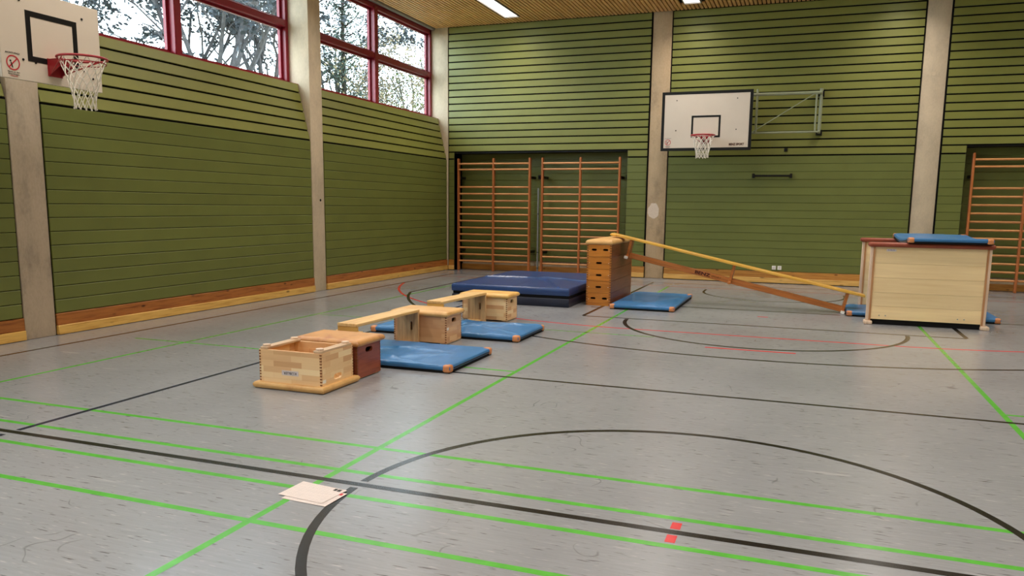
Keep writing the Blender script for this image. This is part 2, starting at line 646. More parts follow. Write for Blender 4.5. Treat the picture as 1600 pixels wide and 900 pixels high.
# ---- ceiling lights
lab_near = {(-6.52): 'long white strip light in the slatted ceiling over the wall bars',
            (-2.50): 'strip light just in view at the top edge, above the backboard'}
bmh = bmesh.new()
for s in (-1, 1):
    add_box(bmh, s * LW if s > 0 else -LW - .02, LW + .02 if s > 0 else -LW, -1.52, 1.52, -.012, .06)
    add_box(bmh, -LW, LW, 1.5 if s > 0 else -1.52, 1.52 if s > 0 else -1.5, -.012, .06)
h_me = bpy.data.meshes.new('housing'); bmh.to_mesh(h_me); bmh.free(); h_me.materials.append(MT['housing'])
bmd = bmesh.new()
add_box(bmd, -LW, LW, -1.5, 1.5, .012, .03)
d_me = bpy.data.meshes.new('diffuser'); bmd.to_mesh(d_me); bmd.free(); d_me.materials.append(MT['diffuser'])
for ri, rx in enumerate(LROWS):
    for si, (a, b) in enumerate(LSPAN):
        lab = lab_near[rx] if (si == 0 and rx in lab_near) else 'strip light in the slatted ceiling outside the picture'
        lt = thing('ceiling_light', lab, 'ceiling light', (rx, (a + b) / 2, ZC), 0, 'strip lights in the slatted ceiling')
        meshobj('housing', h_me, lt)
        meshobj('diffuser', d_me, lt)
        ld = bpy.data.lights.new('strip_lamp', 'AREA')
        ld.shape = 'RECTANGLE'
        ld.size = 2 * LW - .02
        ld.size_y = 2.96
        ld.energy = LAMP_W
        ld.color = LAMP_COL
        ld.spread = R(134)
        lo = bpy.data.objects.new('strip_lamp', ld)
        COL.objects.link(lo)
        lo.parent = lt
        lo.location = (0, 0, .008)


# ---- board helpers
def board_mesh(name, length, h, t, ch, mat, axis):
    """board with chamfered long edges; front face at 0, running 0..length along AXIS, z from 0 to h"""
    prof = [(0, ch), (0, h - ch), (ch, h), (t, h), (t, 0), (ch, 0)]
    bm = bmesh.new()
    ends = []
    for s in (0, length):
        ends.append([bm.verts.new((s, d, z) if axis == 'X' else (-d, s, z)) for d, z in prof])
    n = len(prof)
    for i in range(n):
        bm.faces.new((ends[0][i], ends[0][(i + 1) % n], ends[1][(i + 1) % n], ends[1][i]))
    bm.faces.new(ends[0]); bm.faces.new(ends[1][::-1])
    bmesh.ops.recalc_face_normals(bm, faces=bm.faces)
    me = bpy.data.meshes.new(name)
    bm.to_mesh(me); bm.free()
    me.materials.append(mat)
    return me


# ---- left wall
wl = thing('wall_left', kind='structure')
box('backing', XL - .30, XL - .022, YF, YB + .25, 0, ZG + .02, MT['void'], wl)
# slanted upper cladding support
SX, SZ = -8.635, ZG + 6 * PITCH + .01      # top edge of the slanted cladding
tilt = math.atan2(XL - SX, SZ - ZG)
bm = bmesh.new()
pr = [(XL - .03, ZG), (SX - .03, SZ - .015), (-8.9, SZ - .015), (-8.9, ZG)]
e0 = [bm.verts.new((x_, YF, z_)) for x_, z_ in pr]
e1 = [bm.verts.new((x_, YB + .1, z_)) for x_, z_ in pr]
for i in range(4):
    bm.faces.new((e0[i], e0[(i + 1) % 4], e1[(i + 1) % 4], e1[i]))
bm.faces.new(e0); bm.faces.new(e1[::-1])
obj('cladding_support', bm, MT['void'], wl)
slen = math.hypot(XL - SX, SZ - ZG) / 6
for bi, (a, b) in enumerate(LBAYS):
    if bi < 3:
        a2, b2 = a + .022, b - .022
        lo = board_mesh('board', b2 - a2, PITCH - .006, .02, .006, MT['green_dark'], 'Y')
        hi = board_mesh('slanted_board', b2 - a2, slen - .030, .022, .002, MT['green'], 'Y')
        for i in range(15):
            meshobj('board', lo, wl, (XL, a2, Z0 + i * PITCH + .003))
        for i in range(6):
            s = i * slen + .030
            o = meshobj('slanted_board', hi, wl, (XL - s * math.sin(tilt), a2, ZG + s * math.cos(tilt)))
            o.rotation_euler = (0, -tilt, 0)
    else:
        # bays behind the camera: cladding in one piece
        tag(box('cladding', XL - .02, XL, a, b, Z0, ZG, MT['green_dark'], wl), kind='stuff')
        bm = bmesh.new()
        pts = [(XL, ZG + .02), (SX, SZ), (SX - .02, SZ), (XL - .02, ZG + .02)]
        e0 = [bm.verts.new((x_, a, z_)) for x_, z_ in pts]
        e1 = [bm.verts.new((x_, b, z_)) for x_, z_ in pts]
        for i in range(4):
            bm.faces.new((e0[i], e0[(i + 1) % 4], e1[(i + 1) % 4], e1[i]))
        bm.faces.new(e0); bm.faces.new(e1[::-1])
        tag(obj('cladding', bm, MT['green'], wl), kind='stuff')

# baseboards of the left wall
bl = thing('baseboard_left', kind='structure')
for a, b in LBAYS:
    box('upper_board', XL - .02, XL + .012, a + .015, b - .01, .118, Z0 - .004, MT['base_brown'], bl, .004, 1)
    box('lower_board', XL - .02, XL + .03, a + .015, b - .01, .004, .116, MT['base_yellow'], bl, .006, 1)

# columns of the left wall
for i, (y0, y1) in enumerate(((12.22, 12.60), (6.46, 6.86), (.70, 1.10), (-5.05, -4.65))):
    o = tag(box('concrete_column', -8.95, XL, y0, y1, 0, ZC + .05, MT['concrete' if i == 0 else 'concrete_dirty'], None, .012, 2), kind='structure')
    o['label'] = ['concrete column between the two window bays', 'smudged concrete column behind the basket', 'concrete column beside the camera', 'concrete column behind the camera'][i]
    if i == 0:
        bm = bmesh.new()
        add_tube(bm, (XL - .01, 12.47, 1.67), (XL + .003, 12.47, 1.67), .024, n=14)
        obj('anchor_hole', bm, MT['black_soft'], o)
cc = tag(box('concrete_column', -8.95, -8.375, YB + .0, YB + .5, 0, ZC + .05, MT['concrete'], None, .01, 2), 'concrete column in the corner of the hall', kind='structure')

# ---- windows of the left wall
WX = -8.86
ZS, ZT = SZ + .03, ZC + .02


def window(name, a, b, detail=True):
    wn = thing(name, kind='structure')
    m = MT['red_frame']
    mid = (a + b) / 2
    fw = .075
    zt0, zt1 = 4.68, 4.80
    box('frame_bottom', WX - .1, WX + .04, a, b, ZS - .03, ZS + .03, m, wn)
    box('frame_top', WX - .1, WX + .04, a, b, ZT - .15, ZT + .02, m, wn)
    box('frame_side', WX - .1, WX + .04, a, a + fw, ZS, ZT, m, wn)
    box('frame_side', WX - .1, WX + .04, b - fw, b, ZS, ZT, m, wn)
    box('mullion', WX - .1, WX + .07, mid - .07, mid + .07, ZS, ZT - .1, m, wn, .01, 1)
    box('transom', WX - .1, WX + .05, a + fw, mid - .07, zt0, zt1, m, wn, .01, 1)
    box('transom', WX - .1, WX + .05, mid + .07, b - fw, zt0, zt1, m, wn, .01, 1)
    box('sill', WX - .05, SX - .0, a, b, SZ - .014, SZ + .004, m, wn)
    for (y0, y1) in ((a + fw, mid - .07), (mid + .07, b - fw)):
        for (z0, z1) in ((ZS + .03, zt0), (zt1, ZT - .15)):
            # narrow casement around each pane
            bm = bmesh.new()
            add_box(bm, WX - .09, WX - .04, y0, y0 + .05, z0, z1)
            add_box(bm, WX - .09, WX - .04, y1 - .05, y1, z0, z1)
            add_box(bm, WX - .09, WX - .04, y0 + .05, y1 - .05, z0, z0 + .04)
            add_box(bm, WX - .09, WX - .04, y0 + .05, y1 - .05, z1 - .04, z1)
            cs = obj('casement', bm, m, wn)
            box('pane', WX - .068, WX - .062, y0 + .045, y1 - .045, z0 + .035, z1 - .035, MT['glass'], cs)
    # pale blind case under the ceiling
    box('blind_case', WX + .05, WX + .15, a, b, ZT - .06, ZT + .02, MT['housing'], wn, .01, 1)
    return wn


for i, (a, b) in enumerate(LBAYS):
    window('window_%d' % (i + 1), a, b)
# outer wall below the windows (seen from outside only)
box('outer_skin', -9.0, -8.92, YF, YB + .5, -.1, ZS - .03, MT['concrete'], wl)

# ---- back wall
wb = thing('wall_back', kind='structure')
NZ = ZG + PITCH - .01      # top of the wall bar niches
NICHES = {0: (-8.20, -3.90), 2: (2.88, 7.20)}
NY = 18.42
# backing with niches
for x0, x1 in BBAYS:
    box('backing', x0, x1, YB + .022, YB + .5, NZ, ZC + .06, MT['void'], wb)
for x0, x1 in ((-8.37, -8.20), (-3.90, -3.43), (-2.99, 1.97), (2.42, 2.88), (7.20, XR + .3)):
    box('backing', x0, x1, YB + .022, YB + .5, 0, NZ, MT['void'], wb)
box('outer_skin', -9.0, XR + .3, YB + .5, YB + .7, -.1, ZC + .3, MT['concrete'], wb)


def back_board(x0, x1, z, h, y, mat, ch):
    me = board_mesh('board', x1 - x0, h, .02, ch, mat, 'X')
    return meshobj('board', me, wb, (x0, y, z))


for bi, (x0, x1) in enumerate(BBAYS):
    x0 += .022; x1 -= .022
    for i in range(16):
        z = Z0 + i * PITCH
        low = i < 15
        h = PITCH - .005 if low else PITCH - .030
        zz = z + (.0025 if low else .030)
        segs = [(x0, x1)]
        if bi in NICHES:
            n0, n1 = NICHES[bi]
            segs = [s for s in ((x0, n0 - .008), (n1 + .008, x1)) if s[1] - s[0] > .05]
        for a, b in segs:
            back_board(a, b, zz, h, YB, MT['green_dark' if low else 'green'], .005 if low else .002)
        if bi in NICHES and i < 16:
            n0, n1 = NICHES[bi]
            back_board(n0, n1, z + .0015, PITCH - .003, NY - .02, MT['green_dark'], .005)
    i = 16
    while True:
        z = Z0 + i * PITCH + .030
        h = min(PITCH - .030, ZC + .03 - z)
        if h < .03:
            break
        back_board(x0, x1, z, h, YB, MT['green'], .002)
        i += 1
    if bi in NICHES:
        n0, n1 = NICHES[bi]
        box('niche_side', n0 - .02, n0, YB + .005, NY, 0, NZ, MT['black'], wb)
        box('niche_side', n1, n1 + .02, YB + .005, NY, 0, NZ, MT['black'], wb)
        box('niche_head', n0, n1, YB + .005, NY, NZ - .005, NZ + .012, MT['black'], wb)

bb_ = thing('baseboard_back', kind='structure')
for bi, (x0, x1) in enumerate(BBAYS):
    segs = [(x0 + .015, x1 - .012)]
    if bi in NICHES:
        n0, n1 = NICHES[bi]
        segs = [s for s in ((x0 + .015, n0 - .01), (n1 + .01, x1)) if s[1] - s[0] > .05]
        box('niche_board', n0 + .02, n1 - .02, NY - .06, NY - .02, .005, .14, MT['base_brown_x'], bb_, .004, 1)
    for a, b in segs:
        n = max(1, round((b - a) / 2.4))
        for q in range(n):
            p0, p1 = a + (b - a) * q / n, a + (b - a) * (q + 1) / n
            box('upper_board', p0 + .001, p1 - .001, YB - .014, YB + .02, .122, Z0 - .004, MT['base_brown_x'], bb_, .004, 1)
        box('lower_board', a, b, YB - .04, YB + .02, .012, .12, MT['base_yellow_x'], bb_, .006, 1)

for i, (x0, x1) in enumerate(((-3.42, -3.00), (1.98, 2.41))):
    o = tag(box('concrete_column', x0, x1, YB + .03, YB + .5, 0, ZC + .05, MT['concrete_back' if i == 0 else 'concrete'], None, .012, 2), kind='structure')
    o['label'] = ['concrete column with a pale filler patch', 'clean concrete column behind the tall pale panels'][i]
    if i == 0:
        bm = bmesh.new()
        rr = random.Random(3)
        pts = []
        for q in range(22):
            t = 2 * PI * q / 22
            k = 1 + rr.uniform(-.07, .07)
            pts.append((-3.265 + .128 * k * math.cos(t) * (1 - .12 * math.sin(t)), 1.535 + .175 * k * math.sin(t)))
        f = [bm.verts.new((px, YB + .026, pz)) for px, pz in pts]
        g = [bm.verts.new((px, YB + .034, pz)) for px, pz in pts]
        bm.faces.new(f); bm.faces.new(g[::-1])
        for q in range(22):
            bm.faces.new((f[q], f[(q + 1) % 22], g[(q + 1) % 22], g[q]))
        obj('filler_patch', bm, MT['plaster'], o)
    else:
        bm = bmesh.new()
        add_tube(bm, (2.18, YB + .034, 4.28), (2.18, YB + .024, 4.28), .045, .04, n=18)
        obj('cover_cap', bm, MT['concrete'], o, True)

# ---- right and front walls (outside the frame)
wr = thing('wall_right', kind='structure')
box('backing', XR + .02, XR + .3, YF - .3, YB + .5, 0, ZC + .3, MT['void'], wr)
bm = bmesh.new()
for i in range(34):
    add_box(bm, XR, XR + .02, YF, YB, Z0 + i * PITCH + .002, Z0 + (i + 1) * PITCH - (.002 if i < 15 else .022))
tag(obj('board_cladding', bm, MT['green'], wr), kind='stuff')
box('skirting', XR - .02, XR + .02, YF, YB, 0, Z0, MT['base_yellow'], wr)
wf = thing('wall_front', kind='structure')
box('backing', -9.0, XR + .3, YF - .3, YF - .02, -.1, ZC + .3, MT['void'], wf)
bm = bmesh.new()
for i in range(34):
    add_box(bm, -8.9, XR, YF - .02, YF, Z0 + i * PITCH + .002, Z0 + (i + 1) * PITCH - (.002 if i < 15 else .022))
tag(obj('board_cladding', bm, MT['green'], wf), kind='stuff')
box('skirting', -8.9, XR, YF - .02, YF + .02, 0, Z0, MT['base_yellow_x'], wf)

# ------------------------------------------------------------------ floor markings (thin paint on the floor)
XC = -.52


def strip(x0, x1, y0, y1, mat, z):
    bm = bmesh.new()
    add_box(bm, x0, x1, y0, y1, -.0005, z)
    return obj('floor_line', bm, MT[mat], floor)


def hline(y, x0, x1, mat, w_=.05, z=.0008):
    return strip(x0, x1, y - w_ / 2, y + w_ / 2, mat, z)


def vline(x, y0, y1, mat, w_=.05, z=.0008):
    return strip(x - w_ / 2, x + w_ / 2, y0, y1, mat, z)


def arc(cx, cy, r, a0, a1, mat, w_=.05, z=.0012, n=48):
    bm = bmesh.new()
    rows = []
    for i in range(n + 1):
        t = a0 + (a1 - a0) * i / n
        c, s = math.cos(t), math.sin(t)
        rows.append([bm.verts.new((cx + q * c, cy + q * s, zz)) for q, zz in ((r - w_ / 2, -.0005), (r - w_ / 2, z), (r + w_ / 2, z), (r + w_ / 2, -.0005))])
    for i in range(n):
        for j in range(3):
            bm.faces.new((rows[i][j], rows[i][j + 1], rows[i + 1][j + 1], rows[i + 1][j]))
    return obj('floor_line', bm, MT[mat], floor)


YM = 3.785
CXC = -.56
# green
for y in (4.43, 3.965, 3.61, 3.12):
    hline(y, -7.4, 6.4, 'green_line', .045, .0006)
for xx in (-6.66, -2.575, 1.565, 5.70):
    vline(xx, -8.6, 16.2, 'green_line', .045, .0005)
hline(7.08, -7.4, -2.6, 'green_line', .04, .0006)
hline(7.08, 1.59, 6.4, 'green_line', .04, .0006)
hline(.49, -7.4, -2.6, 'green_line', .04, .0006)
hline(9.72, -6.6, -1.7, 'green_line', .035, .0005)
# red
hline(10.25, -2.02, .98, 'red_line', .045, .0009)
arc(-2.02, 16.25, 6.0, PI + .301, 1.5 * PI, 'red_line', .045, .0009)
arc(.98, 16.25, 6.0, 1.5 * PI, 2 * PI - .301, 'red_line', .045, .0009)
hline(16.25, -7.75, 6.7, 'dullred_line', .045, .0007)
hline(9.24, -1.02, -.02, 'red_line', .05, .001)
hline(12.24, -.6, -.45, 'red_line', .05, .001)
for y0, y1 in ((3.825, 3.91), (3.655, 3.745)):
    strip(-.552, -.502, y0, y1, 'red_line', .001)
# black and navy
hline(YM, -7.75, 6.7, 'black_line', .05, .0012)
ga = math.asin(.055 / 1.775)
arc(CXC, YM, 1.775, ga, PI - ga, 'black_line')
arc(CXC, YM, 1.775, PI + ga, 2 * PI - ga, 'black_line')
vline(-7.78, YF + .6, 17.0, 'black_line', .05)
vline(6.74, YF + .6, 17.0, 'black_line', .05)
hline(17.0, -7.75, 6.7, 'black_line', .05)
vline(-5.13, -5.3, 3.72, 'navy_line', .045, .001)
vline(-5.13, 3.83, 12.93, 'navy_line', .045, .001)
vline(4.09, -5.3, 12.93, 'navy_line', .045, .001)
hline(12.95, -5.15, 4.11, 'black_line', .045, .001)
hline(6.82, -5.1, 4.06, 'black_line', .045, .001)
hline(.75, -5.1, 4.06, 'black_line', .045, .001)
# key, free throw circle, no-charge arc, three point line
hline(11.22, -3.03, 2.0, 'black_line', .05, .0011)
vline(-3.03, 11.25, 17.0, 'black_line', .055, .0011)
vline(2.0, 11.25, 17.0, 'black_line', .055, .0011)
arc(XC, 11.19, 1.83, PI + .02, 2 * PI - .02, 'black_line', .055)
arc(XC, 15.62, 1.27, PI, 2 * PI, 'black_line', .045)
vline(XC - 1.27, 15.62, 15.95, 'black_line', .045, .0011)
vline(XC + 1.27, 15.62, 15.95, 'black_line', .045, .0011)
a3 = math.acos(6.30 / 6.75)
arc(XC, 15.40, 6.75, PI + a3, 2 * PI - a3, 'black_line', .05, .0011, 80)
vline(XC - 6.30, 15.40 - 6.75 * math.sin(a3), 17.0, 'black_line', .05, .001)
vline(XC + 6.30, 15.40 - 6.75 * math.sin(a3), 17.0, 'black_line', .05, .001)
hline(12.28, -3.18, -3.06, 'black_line', .05, .001)


# ------------------------------------------------------------------ wall bars
ZR = [2.61, 2.47, 2.05] + [2.05 - .165 * i for i in range(1, 12)]


def wall_bars(x0, label, step=.93):
    t = thing('wall_bars', label, 'wall bars', (x0, 18.03, 0), 0, 'wall bars in the end wall')
    bmu = bmesh.new()
    add_box(bmu, -.022, .022, -.05, .05, .0, 2.74, .008, 1)
    ume = bpy.data.meshes.new('upright'); bmu.to_mesh(ume); bmu.free(); ume.materials.append(MT['bar_wood'])
    for i in range(3):
        meshobj('upright', ume, t, (i * step, 0, 0))
    bmr = bmesh.new()
    add_tube(bmr, (.022, 0, 0), (step - .022, 0, 0), .019, n=8, cap=False)
    for v in bmr.verts:
        v.co.z *= 1.15
    rme = bpy.data.meshes.new('rung'); bmr.to_mesh(rme); bmr.free(); rme.shade_smooth(); rme.materials.append(MT['rung_wood'])
    for i in range(2):
        for q, z in enumerate(ZR):
            meshobj('rung', rme, t, (i * step, -.035 if q < 2 else .0, z))
    # brackets to the wall behind
    for z in (2.28, .5):
        for xx in (0, 2 * step):
            box('wall_bracket', xx - .03, xx + .03, .05, NY - 18.03 - .02, z - .03, z + .03, MT['black'], t)
    return t


wall_bars(-8.12, 'wooden wall bars in the niche, the set beside the corner of the hall')
wall_bars(-5.94, 'wooden wall bars partly behind the tall vaulting box')
wall_bars(3.03, 'wooden wall bars in the niche past the tall pale panels')

for xx, lab in ((-8.165, 'thin grey pole standing between the corner and the first wall bars'), (-6.055, 'grey pole standing between the two sets of wall bars')):
    t = thing('storage_pole', lab, 'pole', (xx, 18.08, 0), 0, 'grey poles beside the wall bars')
    tube('tube', (0, 0, .0), (0, 0, 2.03), .022, MT['pole_grey'], t, 12)
    for z in (.12, .5, 1.42):
        bm = bmesh.new(); add_ring(bm, (0, 0, z), .024, .008, 14, 6)
        obj('clamp', bm, MT['black'], t, True)
for (xx, z, lab) in ((-6.13, 2.30, 'black hook on the wall above the grey pole'), (-3.97, 2.30, 'black hook at the niche edge by the vaulting box')):
    t = thing('wall_hook', lab, 'hook', (xx, NY - .02, z), 0, 'black wall hooks')
    box('plate', -.04, .04, -.012, 0, -.05, .05, MT['black'], t)
    tube('peg', (0, -.01, 0), (0, -.12, .02), .014, MT['black'], t)

# small fittings on the back wall
t = thing('wall_handle_bar', 'black horizontal bar mounted on the green wall below the backboard arm', 'bar', (-.745, YB, 2.30))
tube('rod', (-.37, -.07, 0), (.37, -.07, 0), .022, MT['black'], t)
for s in (-1, 1):
    box('bracket', s * .38 - .025, s * .38 + .025, -.10, 0, -.045, .045, MT['black'], t, .006, 1)
t = thing('wall_catch', 'small black catch in the open joint of the green wall', 'catch', (-.50, YB, 2.855))
box('plate', -.035, .035, -.02, 0, -.05, .02, MT['black'], t)
box('hook', -.02, .02, -.09, -.02, -.045, -.015, MT['black'], t)
for xx, lab in ((-.60, 'white wall socket above the baseboard, the one nearer the vaulting box'), (-.485, 'white wall socket above the baseboard, the one nearer the tall panels')):
    t = thing('wall_socket', lab, 'socket', (xx, YB, .34), 0, 'white wall sockets')
    box('cover_plate', -.042, .042, -.012, 0, -.042, .042, MT['white'], t, .004, 1)
    bm = bmesh.new()
    add_tube(bm, (0, -.013, 0), (0, -.0115, 0), .022, n=14)
    obj('socket_well', bm, MT['sticker'], t)


# ------------------------------------------------------------------ basketball hoops
def net_mesh(R0, R1, H, n=12, rows=5, r=.0045):
    bm = bmesh.new()
    rr = random.Random(5)
    pts = []
    for k in range(rows + 1):
        f = k / rows
        rad = R0 + (R1 - R0) * min(1, f * 1.25) ** .8
        off = .5 * (k % 2)
        pts.append([Vector((rad * math.cos(2 * PI * (i + off) / n), rad * math.sin(2 * PI * (i + off) / n), -H * f + rr.uniform(-.008, .008))) for i in range(n)])
    for k in range(rows):
        for i in range(n):
            j = (i + 1) % n if k % 2 else (i - 1) % n
            for q in (i, j):
                add_tube(bm, pts[k][i], pts[k + 1][q], r, n=5, cap=False)
    for i in range(n):
        bmesh.ops.create_icosphere(bm, subdivisions=1, radius=.011, matrix=Matrix.Translation(pts[rows][i]))
    return bm


def hoop(label, loc, rotz, bw, bh, hoop_z, border, sq, group_kind):
    """origin: centre of the backboard's front face at floor height; board faces local -Y"""
    t = thing('basketball_hoop', label, 'basketball hoop', loc, rotz)
    zb = group_kind['zb']
    bd = box('backboard', -bw / 2, bw / 2, 0, .035, zb, zb + bh, MT['white_board'], t, .003, 1)
    if border:
        bm = bmesh.new()
        q = border
        e = .004
        add_box(bm, -bw / 2 - e, bw / 2 + e, -.004, .045, zb + bh - q, zb + bh + e)
        add_box(bm, -bw / 2 - e, bw / 2 + e, -.004, .045, zb - e, zb + q)
        add_box(bm, -bw / 2 - e, -bw / 2 + q, -.004, .045, zb + q, zb + bh - q)
        add_box(bm, bw / 2 - q, bw / 2 + e, -.004, .045, zb + q, zb + bh - q)
        obj('border', bm, MT['black'], bd)
    sw, sh, sl = sq
    bm = bmesh.new()
    z0 = hoop_z - .01 + group_kind.get('sqdz', 0)
    add_box(bm, -sw / 2, sw / 2, -.003, 0, z0 + sh - sl, z0 + sh)
    add_box(bm, -sw / 2, sw / 2, -.003, 0, z0, z0 + sl)
    add_box(bm, -sw / 2, -sw / 2 + sl, -.003, 0, z0 + sl, z0 + sh - sl)
    add_box(bm, sw / 2 - sl, sw / 2, -.003, 0, z0 + sl, z0 + sh - sl)
    obj('target_square', bm, MT['black'], bd)
    for bx_, bz_ in group_kind['bolts']:
        bm = bmesh.new()
        add_tube(bm, (bx_, 0, bz_), (bx_, -.006, bz_), .012, n=10)
        obj('bolt', bm, MT['black'], bd)
    # prohibition sticker
    sx_, sz_, sr = group_kind['sticker']
    bm = bmesh.new()
    n = 32
    vi, vo = [], []
    for i in range(n):
        a = 2 * PI * i / n
        vo.append(bm.verts.new((sx_ + sr * math.cos(a), -.0025, sz_ + sr * math.sin(a))))
        vi.append(bm.verts.new((sx_ + sr * .84 * math.cos(a), -.0025, sz_ + sr * .84 * math.sin(a))))
    for i in range(n):
        j = (i + 1) % n
        bm.faces.new((vo[i], vo[j], vi[j], vi[i]))
    c, s = math.cos(R(45)), math.sin(R(45))
    hw = sr * .08
    L = sr * .88
    bm.faces.new([bm.verts.new((sx_ + px * c - pz * s, -.0026, sz_ + px * s + pz * c)) for px, pz in ((-L, -hw), (L, -hw), (L, hw), (-L, hw))])
    obj('prohibition_ring', bm, MT['sticker_red'], bd)
    bm = bmesh.new()
    fig = [(-.38, .02), (-.18, -.62), (-.02, -.66), (-.22, .08)]
    bm.faces.new([bm.verts.new((sx_ + p * sr, -.0028, sz_ + q * sr)) for p, q in fig])
    f2 = [bm.verts.new((sx_ + sr * (-.38 + .13 * math.cos(2 * PI * i / 12)), -.0028, sz_ + sr * (.22 + .13 * math.sin(2 * PI * i / 12)))) for i in range(12)]
    bm.faces.new(f2)
    obj('figure', bm, MT['black'], bd)
    for body, dz, sz, mt in (('ACHTUNG!', 1.28, .33, 'black'), ('Nicht an den', -1.22, .27, 'black'), ('Ring hängen', -1.5, .27, 'black'), ('Unfallgefahr', -1.75, .2, 'sticker_red')):
        text('lettering', body, sz * sr, MT[mt], frame_M((sx_, -.0025, sz_ + dz * sr), (1, 0, 0), (0, 0, 1)), bd, 1.25)
    # rim with its bracket
    rim_c = (group_kind.get('rimx', 0), -.40, hoop_z)
    rm = thing('rim_assembly')
    bpy.data.objects.remove(rm)
    bm = bmesh.new()
    add_ring(bm, rim_c, .236, group_kind.get('rimr', .0125), 44, 8)
    add_ring(bm, (rim_c[0], rim_c[1], rim_c[2] - .05), .222, .005, 40, 6) if group_kind.get('double') else None
    rim = obj('rim', bm, MT['rim'], t, True)
    bx = rim_c[0]
    bm = bmesh.new()
    kb = group_kind.get('brk', 1.0)
    add_box(bm, bx - .085, bx + .085, -.012, 0, hoop_z - .115 * kb, hoop_z + .008)
    prof = ((-.01, hoop_z), (-.175, hoop_z), (-.16, hoop_z - .05 * kb), (-.01, hoop_z - .11 * kb))
    for s in (-1, 1):
        v = [bm.verts.new((bx + s * .078, y_, z_)) for y_, z_ in prof]
        v2 = [bm.verts.new((bx + s * .070, y_, z_)) for y_, z_ in prof]
        bm.faces.new(v); bm.faces.new(v2[::-1])
        for i in range(4):
            bm.faces.new((v[i], v[(i + 1) % 4], v2[(i + 1) % 4], v2[i]))
    add_box(bm, bx - .078, bx + .078, -.175, -.01, hoop_z - .004, hoop_z + .004)
    add_box(bm, bx - .078, bx + .078, -.168, -.160, hoop_z - .05 * kb, hoop_z)
    obj('rim_bracket', bm, MT['rim'], t)
    bm = bmesh.new()
    for s in (-1, 1):
        add_tube(bm, (bx + s * .065, -.02, hoop_z - .10 * kb), (bx + s * .215, -.36, hoop_z - .012), .007, n=6)
    obj('rim_strut', bm, MT['rim'], rim, True)
    nt = net_mesh(.226, group_kind.get('netr', .12), group_kind.get('neth', .40), 12, group_kind.get('rows', 5), group_kind.get('netcord', .005))
    no = obj('net', nt, MT['net'], t)
    no.location = (rim_c[0], rim_c[1], hoop_z - .008)
    return t, bd


# basket on the left wall's column
th, bd = hoop('basketball hoop with a white backboard on the column by the windows', (-7.6, 6.42, 0), R(90), 1.20, .90, 3.08, 0, (.61, .505, .056),
     dict(sqdz=-.045, zb=2.825, bolts=[(-.36, 3.61), (.38, 3.58), (-.36, 3.03), (.36, 3.03), (-.22, 3.02), (.48, 2.96)], sticker=(-.475, 2.98, .074), double=True, netr=.105, neth=.50, rows=7, brk=1.5, netcord=.0048))
bm = bmesh.new()
for s in (-1, 1):
    for z in (3.3, 3.62):
        add_tube(bm, (s * .16, .035, z), (s * .16, .80, z), .025, n=8)
    add_tube(bm, (s * .16, .04, 3.2), (s * .16, .04, 3.66), .025, n=8)
add_box(bm, -.19, .19, .785, .80, 3.2, 3.70)
obj('wall_arm', bm, MT['grey_steel'], th, True)
# swing-away basket on the back wall
BX0, BX1 = -3.035, -1.18
th, bd = hoop('basketball hoop with black-edged backboard folded against the end wall', ((BX0 + BX1) / 2, 17.30, 0), 0, BX1 - BX0, 1.215, 3.085, .055, (.60, .455, .04),
     dict(zb=2.81, bolts=[(-.62, 3.85), (.62, 3.86), (-.62, 3.23), (.62, 3.23)], sticker=(-.78, 2.985, .062), double=False, netr=.125, neth=.445, rows=6, brk=1.25, netcord=.006, rimr=.016))
text('lettering', 'BENZ SPORT', .062, MT['dark_print'], frame_M((.64, -.0025, 2.925), (1, 0, 0), (0, 0, 1)), bd, .85, .0025)
GS = MT['grey_steel']
cx = (BX0 + BX1) / 2


def arm_tube(name, p0, p1, r):
    return tube(name, (p0[0] - cx, p0[1] - 17.30, p0[2]), (p1[0] - cx, p1[1] - 17.30, p1[2]), r, GS, th, 8)


arm_tube('swing_arm', (-1.35, 17.6, 3.955), (.12, 17.62, 3.955), .034)
arm_tube('swing_arm', (-1.35, 17.6, 3.175), (.12, 17.62, 3.175), .020)
arm_tube('arm_post', (-1.115, 17.6, 3.175), (-1.115, 17.6, 4.06), .024)
arm_tube('arm_post', (.045, 17.62, 3.175), (.045, 17.62, 3.955), .018)
arm_tube('arm_brace', (-1.30, 17.59, 3.12), (.0, 17.6, 3.93), .010)
arm_tube('pivot_post', (.13, 17.80, 3.15), (.13, 17.80, 4.06), .034)
for z in (3.955, 3.175):
    arm_tube('hinge', (.10, 17.62, z), (.13, 17.80, z), .026)
    o = box('wall_plate', .07 - cx, .19 - cx, 17.78 - 17.3, YB - 17.3, z - .05, z + .05, MT['black'], th)
for xx in (-2.7, -1.4):
    arm_tube('board_post', (xx, 17.37, 2.9), (xx, 17.37, 3.98), .022)
    for z in (3.955, 3.175):
        arm_tube('board_strut', (xx, 17.37, z), (xx + .02, 17.60, z), .02)
arm_tube('board_rail', (-2.7, 17.6, 3.955), (-1.35, 17.6, 3.955), .03)
arm_tube('board_rail', (-2.7, 17.6, 3.175), (-1.35, 17.6, 3.175), .02)


